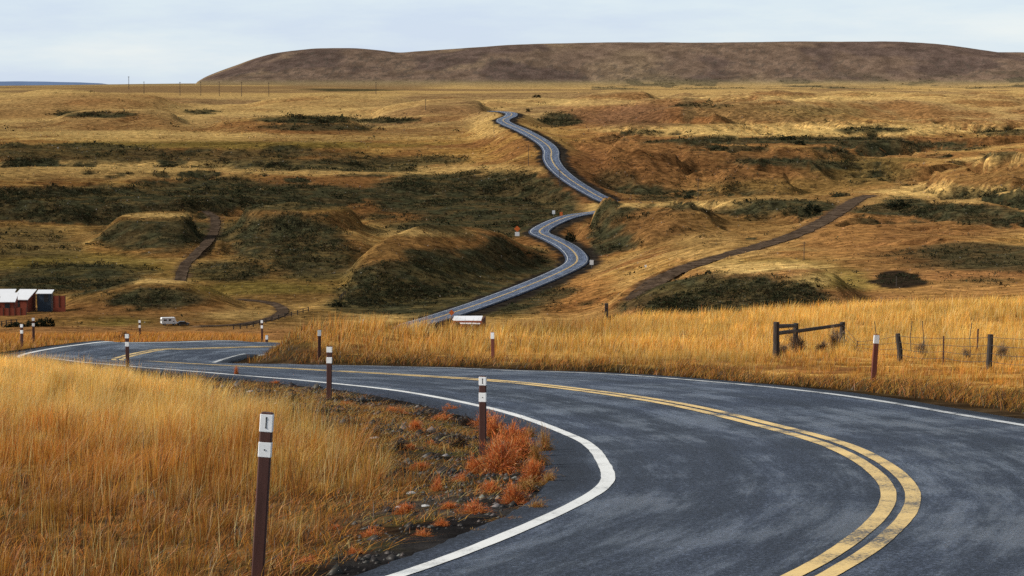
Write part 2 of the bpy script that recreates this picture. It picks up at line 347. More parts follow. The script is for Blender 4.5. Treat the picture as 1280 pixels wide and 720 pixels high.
ridge([(690,236),(715,222),(740,206),(775,190),(830,182),(870,186)], 1062, 1010, 1098, 1, None, 16)
ridge([(790,236),(830,214),(870,203),(920,199),(970,206),(1010,222)], 1035, 980, 1075, 1, None, 14)
ridge([(1045,352),(1090,322),(1150,306),(1230,299),(1320,303),(1500,310)], 640, 566, 700, 1, None, 10)
ridge([(560,236),(590,222),(630,205),(660,200),(684,214)], 1075, 1010, 1120)
# table mountain
mp_ = np.array([(246,107),(258,100),(275,93),(300,84),(322,76),(345,70),(370,66),(400,63),(440,62),(475,64),(500,66.5),(520,65),(560,62),(600,59),(640,56),(700,54),(760,53),(880,54),(1000,53),(1100,53),(1160,55.5),(1200,60),(1240,66),(1290,74),(1340,80),(1480,92),(1700,104)], float)
vm = pchip(mp_[:, 0], mp_[:, 1], np.clip(U, 246, 1700)); inm = (U > 246) & (U < 1700)
rows = np.where(DD > 3900)[0]; vb = VG[rows].copy()
foot = 4300 + 260*vnoise(U/190., U*0, 5)
w = sstep(0, 1, (DD[rows][:, None]-foot)/(950)) * (1 - sstep(6200, 8000, DD[rows])[:, None]*1.2)
w = np.clip(w, 0, 1)**.85
amp = np.where(inm, np.maximum(0, vb[len(rows)//3]*0+108.5-vm), 0)
VG[rows] = vb - w*amp[None, :]
m2 = pchip(np.array([1180., 1230, 1290, 1400, 1700]), np.array([107., 68, 67, 72, 95]), np.clip(U, 1180, 1700)); a2 = np.where(U > 1180, np.maximum(0, 107-m2), 0)
VG[rows] -= (sstep(6600, 7600, DD[rows])*(1-sstep(8600, 9900, DD[rows])))[:, None]*a2[None, :]*sstep(1180,1240,U)[None, :]

UG0 = np.repeat(U[None, :], len(DD), 0); ZG = zrow(VG, DD[:, None]); YG = np.repeat(DD[:, None], len(U), 1); XG = A_[None, :]*YG
# natural relief in metres
fd = sstep(420, 640, YG)
ZG += fd*(1-.88*sstep(2300, 3600, YG))*(fbm(XG/95, YG/95, 4, 3)*(5.0+6*sstep(680, 760, UG0)*sstep(600, 720, YG))*np.clip(YG/900, .6, 2.2) + fbm(XG/22, YG/22, 3, 11)*(1.5+.9*sstep(650, 720, UG0)))
ZG += sstep(3900, 4600, YG)*(1-sstep(6000,7000,YG))*(fbm(XG/420, YG/600, 4, 21)*14 + fbm(XG/130, YG/160, 4, 25)*7)*np.clip((108-VG)/40, 0, 1)*np.clip((4950-YG)/350, .12, 1)
terr = sstep(760, 860, YG)*(1-sstep(1230, 1330, YG))*(.35+.65*sstep(.0, .12, fbm(XG/260, YG/260, 2, 31)+.08))
per = 8.5; ph = (ZG + fbm(XG/140, YG/140, 3, 41)*9)/per
ZG += terr*per*.62*(sstep(.28, .72, ph-np.floor(ph)) - (ph-np.floor(ph)))
nd = 1 - sstep(130, 220, YG)
ZG += nd*(fbm(XG/7, YG/7, 4, 51)*.22 + fbm(XG/.9, YG/.9, 3, 57)*.05)

def near_path(Pn, Nn, x, y, win):
    """for every grid row: distance to the path, signed side, index of the nearest sample"""
    S = np.full(x.shape, 1e6); I = np.zeros(x.shape, int)
    py = Pn[:, 1]
    for i in range(x.shape[0]):
        yy = y[i, 0]; w_ = max(win, .03*yy); j = np.where(np.abs(py-yy) < w_)[0]
        if not len(j): continue
        dx = x[i][:, None]-Pn[j, 0][None, :]; dy = yy-Pn[j, 1][None, :]
        d2 = dx*dx+dy*dy; k = d2.argmin(1); I[i] = j[k]; r = np.arange(len(k)); dist = np.sqrt(d2[r, k])
        S[i] = np.where((dx[r, k]*Nn[j[k], 0]+dy[0, k]*Nn[j[k], 1]) >= 0, dist, -dist)
    return S, I
RSG, RIG = near_path(ROAD, RN, XG, YG, 32)     # + = left of the road
def off_edge(S, I): return np.where(S > 0, S-EDGE_L[I], -S-EDGE_R[I])
EG = off_edge(RSG, RIG)
ny = 1 - sstep(120, 175, YG)
ZG += ny*np.where(RSG < 0, (.14+.25*sstep(95, 125, YG))*sstep(.6, 2.4, EG), -.14*sstep(.1, 1.1, EG)+(.14*sstep(1.5, 3.2, EG)+.14*sstep(3.5, 7, EG))*(.0+.75*sstep(24, 48, YG)))
rz = ROAD[RIG, 2] + ROAD[RIG, 3]*np.clip(RSG, -4.6, 4.6)
drop = np.where(YG < 140, .05, .35)
bl = np.where(YG < 150, 2.0, 20.0); wr = 1 - sstep(.0, 1.0, (EG-np.where(YG < 140, .12, 1.2))/bl)
ZG = ZG*(1-wr) + (rz-drop)*wr

def sample(G, x, y):
    x = np.asarray(x, float); y = np.asarray(y, float)
    i = np.interp(np.log(y), LD, np.arange(len(LD))); j = np.interp(x/y, A_, np.arange(len(A_)))
    i0 = np.clip(i.astype(int), 0, len(LD)-2); j0 = np.clip(j.astype(int), 0, len(A_)-2); fi = i-i0; fj = j-j0
    return (G[i0, j0]*(1-fj)+G[i0, j0+1]*fj)*(1-fi)+(G[i0+1, j0]*(1-fj)+G[i0+1, j0+1]*fj)*fi
def gz(x, y): return sample(ZG, x, y)
def pick(u, v, lo=14, hi=4000):                # first point of the ground on a sight line
    y = np.exp(np.linspace(math.log(lo), math.log(hi), 3000)); rx, ry, rz_ = ray(u, v); x = rx/ry*y
    ab = gz(x, y) >= rz_/ry*y; hit = np.where(ab[1:] & ~ab[:-1])[0]+1
    k = hit[0] if len(hit) else np.argmin(np.abs(gz(x, y)-rz_/ry*y))
    return np.array([x[k], y[k], gz(x[k:k+1], y[k:k+1])[0]])
def on(u, y): x = (u-640)/F*y*.997; return np.array([x, y, float(gz(x, y))])

# dirt tracks follow the ground; their bed is levelled into it
TRACKS = []
def track(pts, lo, width):
    P3 = np.array([pick(q[0], q[1], lo) if len(q) == 2 else on(q[0], q[2]) for q in pts]); P3 = P3[np.concatenate([[True], np.diff(P3[:, 1]) != 0])]
    c = catmull(P3, lambda y: 2.0)
    for _ in range(6): c[1:-1, 1:] = .25*c[:-2, 1:]+.5*c[1:-1, 1:]+.25*c[2:, 1:]
    TRACKS.append((c, width)); return c
track([(797,369,600),(808,361),(830,346),(870,330),(930,313),(990,295),(1030,276),(1058,258),(1075,248),(1089,244)], 560, 6.4)
track([(216,0,668),(221,0,690),(226,345),(229,335),(240,322),(258,304),(268,288),(268,272),(256,264)], 680, 3.8)
track([(300,374),(335,378),(352,386),(345,396),(300,406),(250,413),(200,420)], 575, 3.6)
GD = np.zeros_like(ZG)
for c, wd in TRACKS:
    T_, N_ = frame(c); S_, I_ = near_path(c, N_, XG, YG, 30); e_ = np.abs(S_)-wd/2
    w_ = 1-sstep(0, 7, e_-1.0); w_ = 1-sstep(0, 6, e_-.6); ZG = ZG*(1-w_)+(c[I_, 2]-.10)*w_; GD = np.maximum(GD, 1-sstep(-.8, 1.6, e_+3*fbm(XG/5, YG/5, 2, 421)))

sl0 = np.gradient(ZG, axis=0)/np.gradient(YG, axis=0); stw = np.maximum(FR, sstep(.06, .2, sl0))*sstep(600, 680, YG)*(1-sstep(1500, 1900, YG))*sstep(6, 22, EG)
ZG += stw*(.22+.78*sstep(650, 720, UG0))*(fbm((XG+.35*YG)/15, (YG-.2*XG)/130, 3, 301)*13 - np.abs(fbm((XG-.3*YG)/40, YG/260, 2, 305))*20)
# ------------------------------------------------------------------ ground colour: what grows or lies where, slope shade and crest highlights painted in
UG, VP = project(XG, YG, ZG)
slope = np.gradient(ZG, axis=0)/np.gradient(YG, axis=0)
n_big = fbm(XG/130, YG/130, 4, 61); n_mid = fbm(XG/32, YG/32, 4, 67); n_sm = fbm(XG/6, YG/6, 4, 71)
def C(r, g, b): return np.array([r, g, b])
def lay(c, col, w): return c*(1-w[..., None]) + col*w[..., None]
gold, tan, brown, olive, sage = C(.46,.265,.078), C(.50,.33,.130), C(.235,.115,.042), C(.190,.155,.040), C(.050,.047,.024)
col = lay(np.broadcast_to(gold, ZG.shape+(3,)).copy(), brown, sstep(-.12, .16, n_big+.5*n_mid))
col = lay(col, tan, sstep(1250, 1700, YG)*.75)
col = lay(col, C(.27,.165,.075), sstep(1250, 1700, YG)*sstep(-.02, .14, fbm(XG/260, YG/420, 4, 73)))
col = lay(col, C(.36,.18,.065), sstep(0, .10, n_mid)*.5*(1-sstep(1200,1500,YG)))
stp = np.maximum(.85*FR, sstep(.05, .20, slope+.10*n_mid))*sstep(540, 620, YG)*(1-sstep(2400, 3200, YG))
col = lay(col, C(.255,.124,.046), stp*.8)  # slopes facing the camera painted darker, as shaded hill fronts
col = lay(col, C(.60,.40,.150), (1-sstep(-.02, .07, slope+.08*n_mid))*sstep(540, 620, YG)*(1-sstep(2400, 3200, YG))*.55)  # flat tops painted paler, as if catching the light
low = sstep(560, 600, YG)*(1-sstep(880, 960, YG))*(1-sstep(420, 640, UG)); col = lay(col, C(.20,.122,.044), low*.80*sstep(-.22, .05, n_mid+.5*n_big))
sg = sstep(.16, .30, slope+.12*FR+.26*n_mid+.14*n_big)*sstep(560, 640, YG)*(1-sstep(1150, 1300, YG))
GEN = np.zeros_like(ZG)
def patch(u, v, ru, rv, lo=0, hi=9e9, soft=.5):
    q = np.sqrt(((UG-u)/ru)**2+((VP-v)/rv)**2)+n_mid*1.1+n_sm*.3
    return (1-sstep(1-soft*.8, 1+soft*.7, q))*((YG > lo) & (YG < hi))
# slopes that carry grass rather than brush
bare = np.zeros_like(ZG)
for a in [(800,205,110,36),(860,215,110,30),(980,215,150,30),(1150,215,70,28),(1020,290,60,40),(1130,310,80,34),(840,285,110,36),(520,298,90,16),(470,318,45,26),(900,140,190,26),(620,185,60,34),(200,270,60,9),(330,268,60,14),(440,285,60,20),(1230,215,70,22),(1250,300,70,20)]:
    bare = np.maximum(bare, patch(*a, lo=500))
sg *= 1-.85*bare
for a, s in [((600,255,120,38),1.),((540,240,100,22),.9),((660,262,70,28),1.),((100,252,190,17),1.),((330,243,150,20),.85),((200,194,300,8),.55),((420,205,170,12),.6),((60,188,160,9),.6),((200,292,85,20),.9),((345,300,75,32),.75),((390,330,70,26),.6),
             ((560,372,140,26),1.),((650,345,60,30),1.),((500,345,60,18),.8),((190,373,70,14),.75),((60,350,120,22),.8),((20,305,90,26),.5),((290,340,60,16),.6),((900,380,130,34),1.),((980,372,80,30),1.),((940,350,40,8),.8),
             ((1190,262,100,7),1.),((1250,272,60,9),1.),((1130,258,30,10),1.),((1230,325,120,24),.6),((1000,176,200,5),1.),((1170,181,60,6),.9),((975,202,60,5),.8),((1040,208,50,6),.7),((985,258,60,8),.8),((1010,262,18,11),1.),((920,265,40,4),.7),((850,258,30,5),.6),((820,245,30,8),.5),
             ((120,143,55,4),.8),((385,150,60,4),.9),((395,160,70,5),.6),((480,151,40,3),.8),((250,140,22,3),.7),((440,112,60,2.5),.7),((775,225,35,16),.5),((1090,163,45,4),.7),((1250,165,40,4),.6),((880,132,40,3),.5),((700,150,26,8),.7)]:
    sg = np.maximum(sg, s*patch(*a, lo=380))
hide = (UG > 690) & (YG < 560)
green = np.zeros_like(ZG)
for a, s in [((60,330,140,14),.7),((330,360,90,12),.7),((420,348,80,8),.4),((120,402,90,9),.8),((250,345,40,9),.4),((960,330,90,9),.8),((1040,350,60,16),.7),((870,290,120,28),.5),((950,240,120,14),.35),((300,181,240,5),.7),((1000,140,70,6),.4),((560,340,60,12),.5),((560,380,120,22),.45),((900,360,90,12),.5)]:
    green = np.maximum(green, s*patch(*a, lo=380))
col = lay(col, olive, green)
for a, s in [((800,200,70,40),.8),((770,215,50,26),.8),((760,150,60,22),.7),((840,145,60,18),.8),((900,290,130,22),.25),((720,310,40,20),.4),((1050,290,50,30),.5),((700,375,70,22),.6),((1250,215,60,18),.3),((360,160,60,8),.6),((150,125,100,8),.35),((1110,305,80,16),.5),((1240,345,110,30),.6),((870,150,110,16),.7),((790,150,60,18),.9),((1050,215,120,16),.4),((1200,320,90,14),.6),((1060,300,60,22),.6),((60,398,100,20),.5),((190,385,110,16),.4)]:
    col = lay(col, C(.30,.138,.052), s*patch(*a, lo=380))
for a, s in [((470,212,260,8),.8),((120,215,180,9),.7),((1190,250,110,6),.8),((1000,165,190,7),.9),((300,172,300,5),.6),((540,290,70,6),.7),((760,259,60,5),.7),((900,258,70,7),.8),((900,318,80,8),.6),((500,395,60,8),.6),((610,160,26,14),.7),((560,345,50,4),.7),((700,255,30,5),.8),((1000,160,240,7),.9),((880,300,60,10),.5),((930,335,70,7),.9),((1010,350,40,12),.5),((1200,238,120,6),1.),((1250,195,30,8),.6),((960,250,60,5),.6),((740,128,60,4),.7),((1000,122,120,3),.6),((200,206,220,5),.8),((250,232,60,5),.3),((200,269,50,4),.9),((320,257,50,4),.8),((190,352,50,4),.8),((300,395,50,6),.6),((160,168,200,4),.8)]:
    col = lay(col, C(.64,.43,.16), s*patch(*a, lo=380))  # pale gold grass and sunlit crest lines painted into the ground colour
for a, cc, s in [((950,255,330,90),(.30,.165,.062),.45),((900,205,150,20),(.20,.098,.038),.8),((1085,214,75,20),(.16,.115,.040),.85),((1000,232,130,9),(.24,.15,.05),.7),((800,285,75,22),(.23,.118,.045),.75),((1150,285,130,22),(.25,.122,.046),.75),((1190,325,130,20),(.19,.098,.038),.8),((1250,215,50,14),(.25,.14,.05),.6),((730,225,45,32),(.24,.112,.045),.8),((790,145,70,16),(.20,.105,.055),.8),((860,142,10,20),(.10,.08,.04),.6),((960,142,110,12),(.27,.18,.075),.6),((1050,295,45,28),(.42,.22,.075),.6),((720,365,60,26),(.36,.17,.055),.7)]:
    col = lay(col, C(*cc), s*patch(*a, lo=380))
for a, s in [((850,256,110,4),.9),((1190,240,110,6),1.),((1000,164,230,6),1.),((1230,200,40,5),.8),((950,332,80,8),.9),((745,262,14,8),.7),((1150,232,40,4),.8)]:
    col = lay(col, C(.68,.46,.17), s*patch(*a, lo=380))  # highlights on crests and bench tops painted into the colour
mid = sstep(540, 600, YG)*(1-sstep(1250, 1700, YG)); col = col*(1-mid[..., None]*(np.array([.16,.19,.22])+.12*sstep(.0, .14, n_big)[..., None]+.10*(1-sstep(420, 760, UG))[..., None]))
sg = sg*(1-sstep(3600, 4000, YG))
col = lay(col, sage, sstep(.12, .72, sg)*(.80+.20*sstep(-.15, .12, n_sm)))
mes = sstep(3900, 4500, YG)*np.clip((110-VP)/8, 0, 1)
mesc = lay(np.broadcast_to(C(.180,.122,.088), ZG.shape+(3,)), C(.235,.165,.105), sstep(-.06, .14, fbm(XG/300, YG/500, 5, 81)))  # mauve-brown has the distance haze mixed into the colour
mesc = lay(mesc, C(.125,.086,.070), sstep(.0, .14, fbm(XG/130, YG/330, 4, 83)))
mesc = mesc*(1+1.1*np.clip(fbm(XG/18, YG/45, 3, 401), -.3, .3))[..., None]; mesc = lay(mesc, C(.09,.072,.058), .6*sstep(.12, .20, fbm(XG/8, YG/26, 2, 405))*sstep(-.1, .1, fbm(XG/200, YG/300, 2, 407)))
mesc = lay(mesc, C(.33,.255,.125), sstep(.4, 1, (VP-92)/14)*.7)
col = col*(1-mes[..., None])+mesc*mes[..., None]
band = sstep(3500, 3900, YG)*(1-sstep(4500, 4900, YG))*sstep(.02, .10, fbm(XG/60, YG/90, 3, 87))*(UG > 740)
col = lay(col, C(.085,.078,.05), band*.8)
col = lay(col, C(.10,.063,.040), np.clip(GD, 0, 1)*.85)
scrub = patch(1122, 347, 36, 12, lo=380, soft=.12); col = lay(col, C(.030,.021,.014), scrub); sg = np.maximum(sg, .55*scrub)  # dark patch of brush on the slope, no open water
# road verge
far = sstep(300, 500, YG); vw = np.where(RSG > 0, 3.2, 6.0)
col = lay(col, C(.028,.023,.019), far*(1-sstep(.45, 1.0, (EG+n_sm*4)/vw))); sg *= 1-far*(1-sstep(4, 7, EG))
# near ground
nearw = 1-sstep(230, 330, YG)
soil = C(.050,.040,.033); litter = C(.13,.080,.034); moss = C(.085,.075,.022)
nf = fbm(XG/1.6, YG/1.6, 4, 91); nf2 = fbm(XG/.35, YG/.35, 3, 95)
nc = lay(np.broadcast_to(C(.50,.29,.085), ZG.shape+(3,)).copy(), C(.22,.10,.035), sstep(-.08, .12, nf)); nc = lay(nc, C(.14,.062,.026), (1-sstep(24, 36, YG+nf*14))*.75)
def inpoly(x, y, pts):
    c = np.zeros(np.shape(x), bool); n = len(pts)
    for i in range(n):
        x0, y0 = pts[i]; x1, y1 = pts[(i+1) % n]
        c ^= ((y0 > y) != (y1 > y)) & (x < (x1-x0)*(y-y0)/(y1-y0+1e-12)+x0)
    return c
def plane_pt(u, v):
    rx, ry, rz_ = ray(u, v); t = -2.14/(rz_/ry+.086); return (float(rx/ry*t), float(t))
FIELD = [plane_pt(*p) for p in [(-500,452),(0,463),(60,466),(110,473),(165,484),(225,496),(285,508),(345,520),(410,540),(465,566),(488,592),(470,622),(425,652),(370,690),(330,724),(300,790),(200,900),(-300,1000)]]
def dist_poly(x, y, pts):                       # signed distance, + inside
    d = np.full(np.shape(x), 1e9)
    for i in range(len(pts)):
        a = np.array(pts[i]); b = np.array(pts[(i+1) % len(pts)]); e = b-a; t = np.clip(((x-a[0])*e[0]+(y-a[1])*e[1])/(e@e), 0, 1)
        d = np.minimum(d, np.hypot(x-a[0]-t*e[0], y-a[1]-t*e[1]))
    return np.where(inpoly(x, y, pts), d, -d)
FD = np.full(ZG.shape, -50.); nr = DD < 130; FD[nr] = dist_poly(XG[nr], YG[nr], FIELD)
inside = (RSG > 0) & (YG < 92) & (EG < 30) & (UG > -60)
ditch = inside*(1-sstep(-.6, .9, FD+nf*1.5))
dc = lay(np.broadcast_to(soil, ZG.shape+(3,)).copy(), litter, sstep(.02, .16, nf+.4*nf2)*.8); dc = lay(dc, moss, sstep(.06, .18, fbm(XG/1.1, YG/1.1, 3, 99))*.6); dc = lay(dc, C(.024,.021,.020), sstep(.05, .17, fbm(XG/.8, YG/.8, 3, 101)))
nc = nc*(1-ditch[..., None])+dc*ditch[..., None]
nc = lay(nc, C(.030,.028,.029), (1-sstep(.25, .9, EG+nf2*.8+nf*.6))*ny)
nc = lay(nc, C(.042,.028,.016), ((RSG < 0) & (EG < 30))*(1-sstep(1.6, 3.2, EG+nf*1.6))*.95)  # foot of the right bank painted dark for the shade under the grass
col = col*(1-nearw[..., None])+nc*nearw[..., None]
nU, nD = len(U), len(DD)
idx = np.arange(nU*nD).reshape(nD, nU)
qs = np.stack([idx[:-1, :-1], idx[:-1, 1:], idx[1:, 1:], idx[1:, :-1]], -1).reshape(-1, 4)
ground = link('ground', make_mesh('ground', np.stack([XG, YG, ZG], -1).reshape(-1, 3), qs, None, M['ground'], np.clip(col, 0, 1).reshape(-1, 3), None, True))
tag(ground, 'rolling dry grassland hills under a flat topped mountain', kind='structure')
# visibility along each sight column (used only to decide where brush is worth growing)
horizon = np.minimum.accumulate(VP, axis=0); VIS = VP <= horizon+6

# ------------------------------------------------------------------ road sheets
def strip(name, i0, i1, o0, o1, lift, mat, skirt=0.0, label=None, nseg=1):
    i = np.arange(i0, i1); lift = np.broadcast_to(lift, (len(ROAD),))[i]
    o0 = np.broadcast_to(o0, (len(ROAD),))[i]; o1 = np.broadcast_to(o1, (len(ROAD),))[i]
    if abs(np.mean(o1-o0)) < 1: o0 = o0+.016*fbm(RS[i]/.6, RS[i]*0+o0[0]*9, 3, 461); o1 = o1+.016*fbm(RS[i]/.6, RS[i]*0+o1[0]*7+3, 3, 463)
    cols_ = []; uvs = []
    offs = [o0+(o1-o0)*k/nseg for k in range(nseg+1)]
    if skirt: offs = [offs[0]]+offs+[offs[-1]]
    for k, o in enumerate(offs):
        z = ROAD[i, 2]+ROAD[i, 3]*o+lift
        p = np.stack([ROAD[i, 0]+RN[i, 0]*o, ROAD[i, 1]+RN[i, 1]*o, z], 1)
        if skirt and k in (0, len(offs)-1): p[:, :2] += RN[i]*(np.sign(o)*.25)[:, None]; p[:, 2] -= skirt
        cols_.append(p); uvs.append(np.stack([RS[i], o], 1))
    V = np.stack(cols_, 1); n, m = V.shape[:2]; id_ = np.arange(n*m).reshape(n, m)
    q = np.stack([id_[:-1, 1:], id_[:-1, :-1], id_[1:, :-1], id_[1:, 1:]], -1).reshape(-1, 4)
    if np.mean(o1-o0) > 0: q = q[:, ::-1]
    return tag(link(name, make_mesh(name, V.reshape(-1, 3), q, None, mat, None, np.stack(uvs, 1).reshape(-1, 2), True)), label, kind='structure')
NR = len(ROAD); iN = int(np.argmax(ROAD[:, 1] > 140)); fl = np.where(ROAD[:, 1] < 140, .006, .03)
ej = .10*np.array(fbm(RS/1.3, RS*0, 4, 7)); 
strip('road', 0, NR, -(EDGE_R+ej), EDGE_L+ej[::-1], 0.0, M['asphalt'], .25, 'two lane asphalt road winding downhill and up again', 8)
strip('road_marking', 0, NR, LANE-.08, LANE+.08, fl, M['white_line'], label='white edge line on the left side of the road')
strip('road_marking', 0, NR, -LANE-.065, -LANE+.065, fl, M['worn_white'], label='worn white edge line on the right side of the road')
strip('road_marking', 0, NR, np.where(ROAD[:, 1] > 400, .05, .045), np.where(ROAD[:, 1] > 400, .27, .205), fl, M['yellow_line'], label='left stripe of the double yellow centre line')
strip('road_marking', 0, NR, -np.where(ROAD[:, 1] > 400, .27, .205), -.045, fl, M['yellow_line'], label='right stripe of the double yellow centre line')
for (c, wd), lb in zip(TRACKS, ['dirt road climbing the small valley on the right', 'dirt track dropping between the brushy hills on the left', 'narrow dirt track curling round the low mound in the valley']):
    T_, N_ = frame(c); V = []
    s_ = np.arange(len(c))*.7
    for f_ in (-1, -.55, 0, .55, 1):
        o = f_*wd*(.44+.30*fbm(s_*.5+9*f_, s_*0+wd, 3, 431))
        V.append(np.stack([c[:, 0]+N_[:, 0]*o, c[:, 1]+N_[:, 1]*o, c[:, 2]+.05-.06*(abs(f_) == .55)], 1))
    V = np.stack(V, 1); n, m = V.shape[:2]; id_ = np.arange(n*m).reshape(n, m)
    tag(link('dirt_track', make_mesh('dirt_track', V.reshape(-1, 3), np.stack([id_[:-1, :-1], id_[:-1, 1:], id_[1:, 1:], id_[1:, :-1]], -1).reshape(-1, 4)[:, ::-1], None, M['ground'], np.tile([.088, .061, .043], (n*m, 1)), None, True)), lb, kind='structure')

# far blue ridge beyond the plain
bx = np.linspace(-9000, -2600, 120); top = np.interp((bx/30000*F+640), [-400, 0, 60, 100, 128, 145], [101.2, 101.6, 102.2, 103, 104.4, 107])
V = []; 
for yy, hh in ((27500, 0), (30000, 1), (33000, 0)):
    zt = zrow(top, 30000.) + fbm(bx/500, bx*0, 3, 5)*14; V.append(np.stack([bx, np.full_like(bx, yy), np.where(hh, zt, -400)], 1))
V = np.stack(V, 0); id_ = np.arange(V.shape[0]*V.shape[1]).reshape(V.shape[:2])
tag(link('hills', make_mesh('hills', V.reshape(-1, 3), np.stack([id_[:-1, :-1], id_[:-1, 1:], id_[1:, 1:], id_[1:, :-1]], -1).reshape(-1, 4), None, M['blue_ridge'], None, None, True)), 'low blue ridge on the far left horizon', kind='structure')
far_V = [(-60000, 8500, -60), (60000, 8500, -60), (60000, 59000, -60), (-60000, 59000, -60)]
tag(link('terrain', make_mesh('terrain', far_V, [(0, 1, 2, 3)], None, M['ground'], np.tile([.2, .15, .08], (4, 1)))), 'far plain reaching the horizon', kind='structure')

# ------------------------------------------------------------------ grass blades
def blades(x, y, h, w, lean, colr, root=.45, segs=3, lean_dir=None, z=None, wind=(.55, -.1)):
    n = len(x); z = gz(x, y)-.02 if z is None else z
    th = rng.uniform(0, 2*np.pi, n); wx, wy = np.cos(th), np.sin(th)*.6
    ld = rng.uniform(0, 2*np.pi, n) if lean_dir is None else lean_dir
    lx = np.cos(ld)*lean+wind[0]*lean; ly = np.sin(ld)*lean+wind[1]*lean
    ts = np.linspace(0, 1, segs+1)
    V = []; Cc = []
    for k, t in enumerate(ts):
        cx = x+lx*h*t**1.7; cy = y+ly*h*t**1.7; cz = z+h*t*(1-.22*lean*t)
        ww = w*(1-.75*t)*.5; shade = root+(1-root)*t**.7  # blade colour darkened at the root for shade between blades
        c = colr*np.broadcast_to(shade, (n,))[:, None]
        if k < segs:
            V += [np.stack([cx-wx*ww, cy-wy*ww, cz], 1), np.stack([cx+wx*ww, cy+wy*ww, cz], 1)]; Cc += [c, c]
        else: V.append(np.stack([cx, cy, cz], 1)); Cc.append(c)
    m = len(V); V = np.stack(V, 1).reshape(-1, 3); Cc = np.stack(Cc, 1).reshape(-1, 3); b = np.arange(n)*m
    q = np.concatenate([np.stack([b+2*k, b+2*k+1, b+2*k+3, b+2*k+2], 1) for k in range(segs-1)]) if segs > 1 else None
    e = 2*(segs-1); t = np.stack([b+e, b+e+1, b+e+2], 1)
    return V, q, t, Cc
def scatter(n, y0, y1, u0, u1, dens, pw=1.0):
    X = []; Y = []; got = 0
    for _ in range(40):
        m = int(n*1.5)+1000; y = (rng.random(m)*(y1**(1+pw)-y0**(1+pw))+y0**(1+pw))**(1/(1+pw)); u = rng.uniform(u0, u1, m); x = (u-640)/F*y
        k = rng.random(m) < dens(x, y); X.append(x[k]); Y.append(y[k]); got += k.sum()
        if got >= n: break
    return np.concatenate(X)[:n], np.concatenate(Y)[:n]
def pal(n, cs, w, x=None, y=None, jit=.16):
    k = rng.choice(len(cs), n, p=np.array(w)/sum(w)); c = np.array(cs)[k]
    return np.clip(c*rng.uniform(1-jit, 1+jit, (n, 1))*rng.uniform(.94, 1.06, (n, 3)), 0, 1)
def grass_object(name, parts, label):
    Vs, Qs, Ts, Cs, o = [], [], [], [], 0
    for V, q, t, c in parts:
        Vs.append(V); Cs.append(c); Ts.append(t+o)
        if q is not None: Qs.append(q+o)
        o += len(V)
    ob = link(name, make_mesh(name, np.concatenate(Vs), np.concatenate(Qs), np.concatenate(Ts), M['grass'], np.concatenate(Cs)))
    return tag(ob, label, 'grass', kind='stuff')
YEL, GLD, ORG, RUS, DRK, GRN, PAL = (.97,.61,.14), (.92,.51,.090), (.95,.42,.065), (.70,.24,.042), (.11,.055,.022), (.15,.15,.035), (.97,.74,.32)
def clumpy(x, y, cell, jit, seed):             # draw points towards the cell centres so that blades stand in tufts
    gx = np.floor(x/cell); gy = np.floor(y/cell); hx = _hash(gx, gy, seed); hy = _hash(gx, gy, seed+1)
    cx = (gx+.2+.6*hx)*cell; cy = (gy+.2+.6*hy)*cell; n = len(x)
    r = np.abs(rng.normal(0, jit, n)); a = rng.uniform(0, 2*np.pi, n)
    return cx+r*np.cos(a), cy+r*np.sin(a), _hash(gx, gy, seed+2), a
fieldd = lambda x, y: dist_poly(x, y, FIELD)
def left_density(x, y):
    f = fieldd(x, y); nz = fbm(x/1.3, y/1.3, 3, 111)
    lo = sstep(19, 30, y+fbm(x/2, y/2, 2, 5)*8)
    return sstep(-.1, .7, f+nz*1.4)*np.clip(.26+.74*lo+nz*2.2, .02, 1)
parts = []
def field_cols(x, y, n, hsh):
    t = sstep(23, 39, y+fbm(x/2.5, y/2.5, 3, 121)*20)      # golden further back, rustier close by
    c = np.where((hsh*.7+.3*rng.random(n) < t)[:, None], pal(n, [YEL, GLD, PAL, ORG], [5, 2, 3.2, .4]), pal(n, [GLD, ORG, RUS, DRK, PAL], [1.8, 4.2, 3.4, 1.3, .5]))
    big = np.clip(.5+1.7*fbm(x/2.6, y/3.6, 3, 445), 0, 1); return c*((.70+.30*big+.24*sstep(32, 52, y))*(.80+.5*((hsh*7.13) % 1)))[:, None]*(.72+.28*sstep(20, 36, y))[:, None]
x, y = scatter(95000, 15, 48, -190, 520, left_density, .55)
x, y, hs, a = clumpy(x, y, .50, .115, 131); n = len(x)
lowf = .34+.50*sstep(20, 34, y)
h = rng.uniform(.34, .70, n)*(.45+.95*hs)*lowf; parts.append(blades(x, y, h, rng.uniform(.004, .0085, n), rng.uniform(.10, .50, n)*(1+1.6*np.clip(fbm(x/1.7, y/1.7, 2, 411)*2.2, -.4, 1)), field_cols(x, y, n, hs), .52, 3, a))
x, y = scatter(60000, 46, 88, -190, 420, left_density, .8)
x, y, hs, a = clumpy(x, y, .62, .17, 137); n = len(x)
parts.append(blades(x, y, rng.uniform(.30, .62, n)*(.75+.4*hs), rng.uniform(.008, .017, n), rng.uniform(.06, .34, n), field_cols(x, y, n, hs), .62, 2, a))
# seed stalks
x, y = scatter(5000, 17, 80, -190, 500, left_density, .8); n = len(x)
parts.append(blades(x, y, rng.uniform(.55, .85, n)*(.55+.45*sstep(20, 34, y)), rng.uniform(.003, .008, n), rng.uniform(.05, .25, n), pal(n, [PAL, GLD, ORG], [3, 2, 1]), .7, 3))
